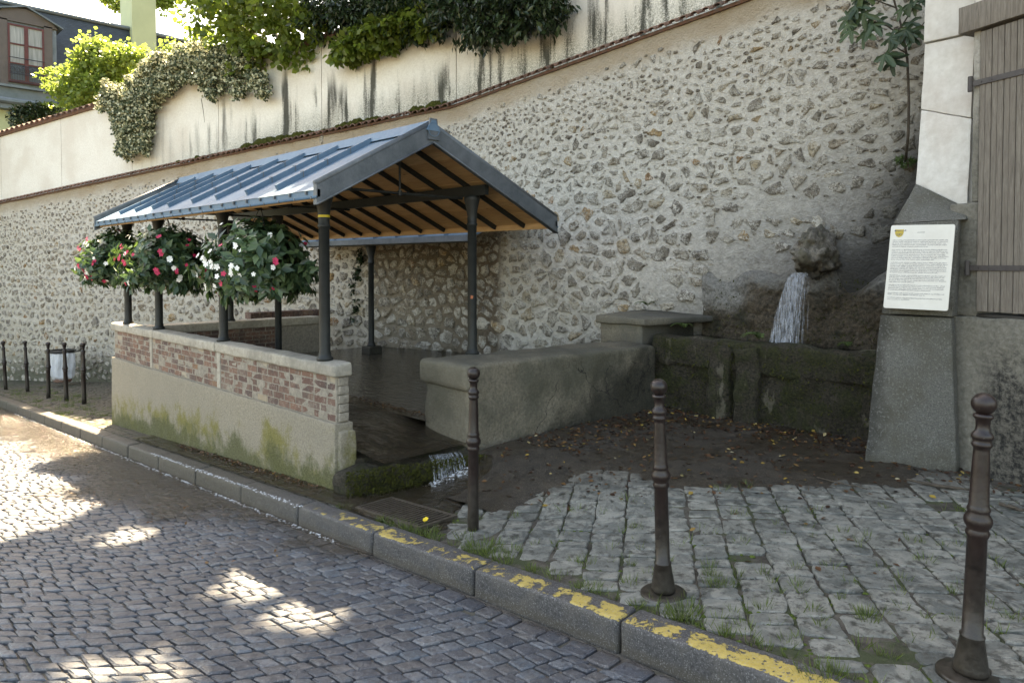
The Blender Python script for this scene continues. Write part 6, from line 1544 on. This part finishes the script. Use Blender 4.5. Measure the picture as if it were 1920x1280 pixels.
for i in range(150):
    g = gp(random.uniform(780, 1900), random.uniform(950, 1270))
    if g.y > 2.92: sp1.append((g.x, g.y, random.uniform(.015, .04), random.randint(5, 22)))
for i in range(60):
    x = random.uniform(-4.8, -.6); sp1.append((x, 2.895, .03, random.randint(5, 30)))
tufts('grass', sp1, 'grass tufts growing in the joints of the near paving', 'grass')
sp2 = [(random.uniform(-19, -12), random.uniform(2.9, 3.9), random.uniform(.05, .12), random.randint(20, 60)) for i in range(70)]
tufts('far_grass', sp2, 'grass and moss around the feet of the far bollards', 'grass')
# moss in joints
me_ = M()
for i in range(2600):
    g = gp(random.uniform(760, 1920), random.uniform(930, 1280)) if i < 1900 else gp(random.uniform(760, 1250), random.uniform(960, 1130))
    if g.y < 2.88 or nz((g.x, g.y, 0), 2.2) < -.02: continue
    blob(me_, (g.x, g.y, zg(g.x, g.y) - .004), random.uniform(.006, .018), .7, 6)
o = me_.build('joint_moss', MAT['jmoss']); tag(o, 'small moss cushions in the joints of the near paving', 'moss', kind='stuff')
n = 7000; C = []; R_ = []
for i in range(n):
    x = random.uniform(-4.7, -.6); y = random.uniform(3.7, 6.9)
    X, Y = w2c(x, y)
    if Y < 5.0 and random.random() < .93: continue
    edge = math.exp(-((y - 6.65) / .35) ** 2) + math.exp(-((x + 4.2) / .35) ** 2) * (y > 4.6)
    if random.random() > .22 + .9 * edge: continue
    C.append((x, y, max(zg(x, y) + .01, silt_z(x, y)) + .006))
C = np.array(C); D = rv(len(C)); D[:, 2] *= .25; N = rv(len(C)) * .5 + np.array([0, 0, 1]); S = np.random.uniform(.018, .055, len(C))
o = link('leaf_litter', leaves('leaf_litter', C, D, N, S, 'oval', MAT['litter'], np.random.rand(len(C)) ** 1.6)); tag(o, 'brown and yellow fallen leaves on the dark silt', 'fallen leaves', kind='stuff')
C = []
for i in range(330): 
    f = random.random(); C.append((-6.9 + 1.6 * f + random.gauss(0, .06), 4.33 - .05 * f + random.gauss(0, .035), .268))
for i in range(500): x = random.uniform(-8.6, -5.3); C.append((x, 3.05 + random.gauss(0, .03), zg(x, 3.05) + .03))
for i in range(160): x = random.uniform(-10.5, -4.5); y = random.uniform(1.7, 2.4); C.append((x, y, zroad(x, y) + .022))
C = np.array(C); D = rv(len(C)); D[:, 2] *= .3; N = rv(len(C)) * .6 + np.array([0, 0, 1]); S = np.random.uniform(.012, .035, len(C))
o = link('drifted_leaves', leaves('drifted_leaves', C, D, N, S, 'oval', MAT['litter'], np.random.rand(len(C)) * .85)); tag(o, 'drift of small brown leaves at the pool edge and along the brick wall foot', 'fallen leaves', kind='stuff')
# ferns at the basin
def fern(c, s, lab, n=7):
    c = Vector(c); C = []; D = []; S = []; t_ = thing('fern', lab, 'fern', c, None); st = M()
    for f in range(n):
        a = random.uniform(0, 6.283); d = Vector((math.cos(a), math.sin(a) - .5, 0)); pts_ = [c + d * s * q + Vector((0, 0, s * (1.5 * q - 1.3 * q * q))) for q in [k / 9 for k in range(10)]]
        st.tube(pts_, .0022, 4)
        for k in range(1, 10):
            for sg_ in (-1, 1):
                C.append(pts_[k]); e = (pts_[k] - pts_[k - 1]).cross(Vector((0, 0, 1))) * sg_; D.append(e.normalized() + (pts_[k] - pts_[k - 1]).normalized() * .3); S.append(s * .33 * (1 - k / 11))
    st.build('stalks', MAT['grass'], t_); N = rv(len(C)) * .3 + np.array([0, -.3, 1.0]); link('fronds', leaves('fronds', C, D, N, np.array(S), 'oval', MAT['fern']), t_)
fern(pix(1425, 636, y=YB + .12), .16, 'bright green fern on the basin rim left of the falling water', 9)
fern(pix(1283, 615, y=YB + .35), .13, 'small fern in the recess beside the corner block')
fern(pix(1590, 650, y=YB + .2), .10, 'small fern on the basin rim right of the falling water', 6)
fern(pix(1215, 574, y=7.75), .14, 'leafy weed growing at the wall foot above the corner block', 6)
b_ = [(p_.x, p_.y, p_.z, .05, .05, .14) for p_ in (pix(672, 515, y=7.3), pix(665, 540, y=7.3), pix(670, 570, y=7.3), pix(668, 590, y=7.3), pix(677, 480, y=7.3))]
o = foliage('wall_creeper', b_, 700, .06, 'oval', MAT['laurel'], clump=.07, per=10, droop=.8); tag(o, 'thin green creeper on the rubble wall behind the front column', 'creeper')
# moss on the lip and basin, grass at the wall end
C = []; D = []; S = []
for i in range(5200):
    q = random.random()
    if i < 2600: p_ = Vector((-4.97, 3.06, 0)).lerp(Vector((-4.58, 4.22, 0)), q); p_.z = random.uniform(-.15, .10); p_ += Vector((.05 + random.uniform(-.01, .04), -.02, 0))
    elif i < 4000: p_ = Vector((random.uniform(-4.55, -2.1), YB - .05, random.uniform(.1, .93)))
    else: p_ = Vector((random.uniform(-4.3, -1.8), 7.93 - .05 - .34 * max(0, (1.6 - (zz := random.uniform(.9, 1.6))) / .7), zz))
    C.append(p_); D.append((random.uniform(-.3, .6), -.6, random.uniform(-1.2, .1))); S.append(random.uniform(.010, .03))
o = link('hanging_moss', leaves('hanging_moss', C, D, rv(len(C)) + np.array([.5, -.8, .2]), np.array(S), 'oval', MAT['moss'])); tag(o, 'shaggy dark moss on the platform lip, the basin front and the tufa', 'moss', kind='stuff')
# dandelion, twigs
g = gp(798, 988); dn = thing('dandelion', 'yellow dandelion in the grass by the kerb', 'flower', g)
m = M(); m.tube([g, g + Vector((0, 0, .05))], .002, 4); m.build('stalk', MAT['grass'], dn); m = M()
for k in range(3): star(m, g + Vector((0, 0, .052 + .003 * k)), Vector((.1 * k, -.5, 1)), .020, .5)
m.build('flower_head', MAT['petal_y'], dn)
for i, (pa, pb, r_, lab) in enumerate((((1705, 908), (1820, 928), .014, 'thick broken stick on the stones by the buttress'), ((1530, 902), (1625, 926), .006, 'thin twig lying on the silt before the buttress'), ((1880, 955), (1915, 965), .016, 'piece of bark on the stones at the right edge'))):
    a, b = gp(*pa), gp(*pb); m = M(); pts_ = [a.lerp(b, k / 6) + Vector((random.uniform(-.015, .015), random.uniform(-.015, .015), .028 + random.uniform(0, .012))) for k in range(7)]
    m.tube(pts_, [r_ * random.uniform(.6, 1) for _ in range(7)], 7); o = m.build('twig', MAT['bark'], smooth=True); tag(o, lab, 'twig')
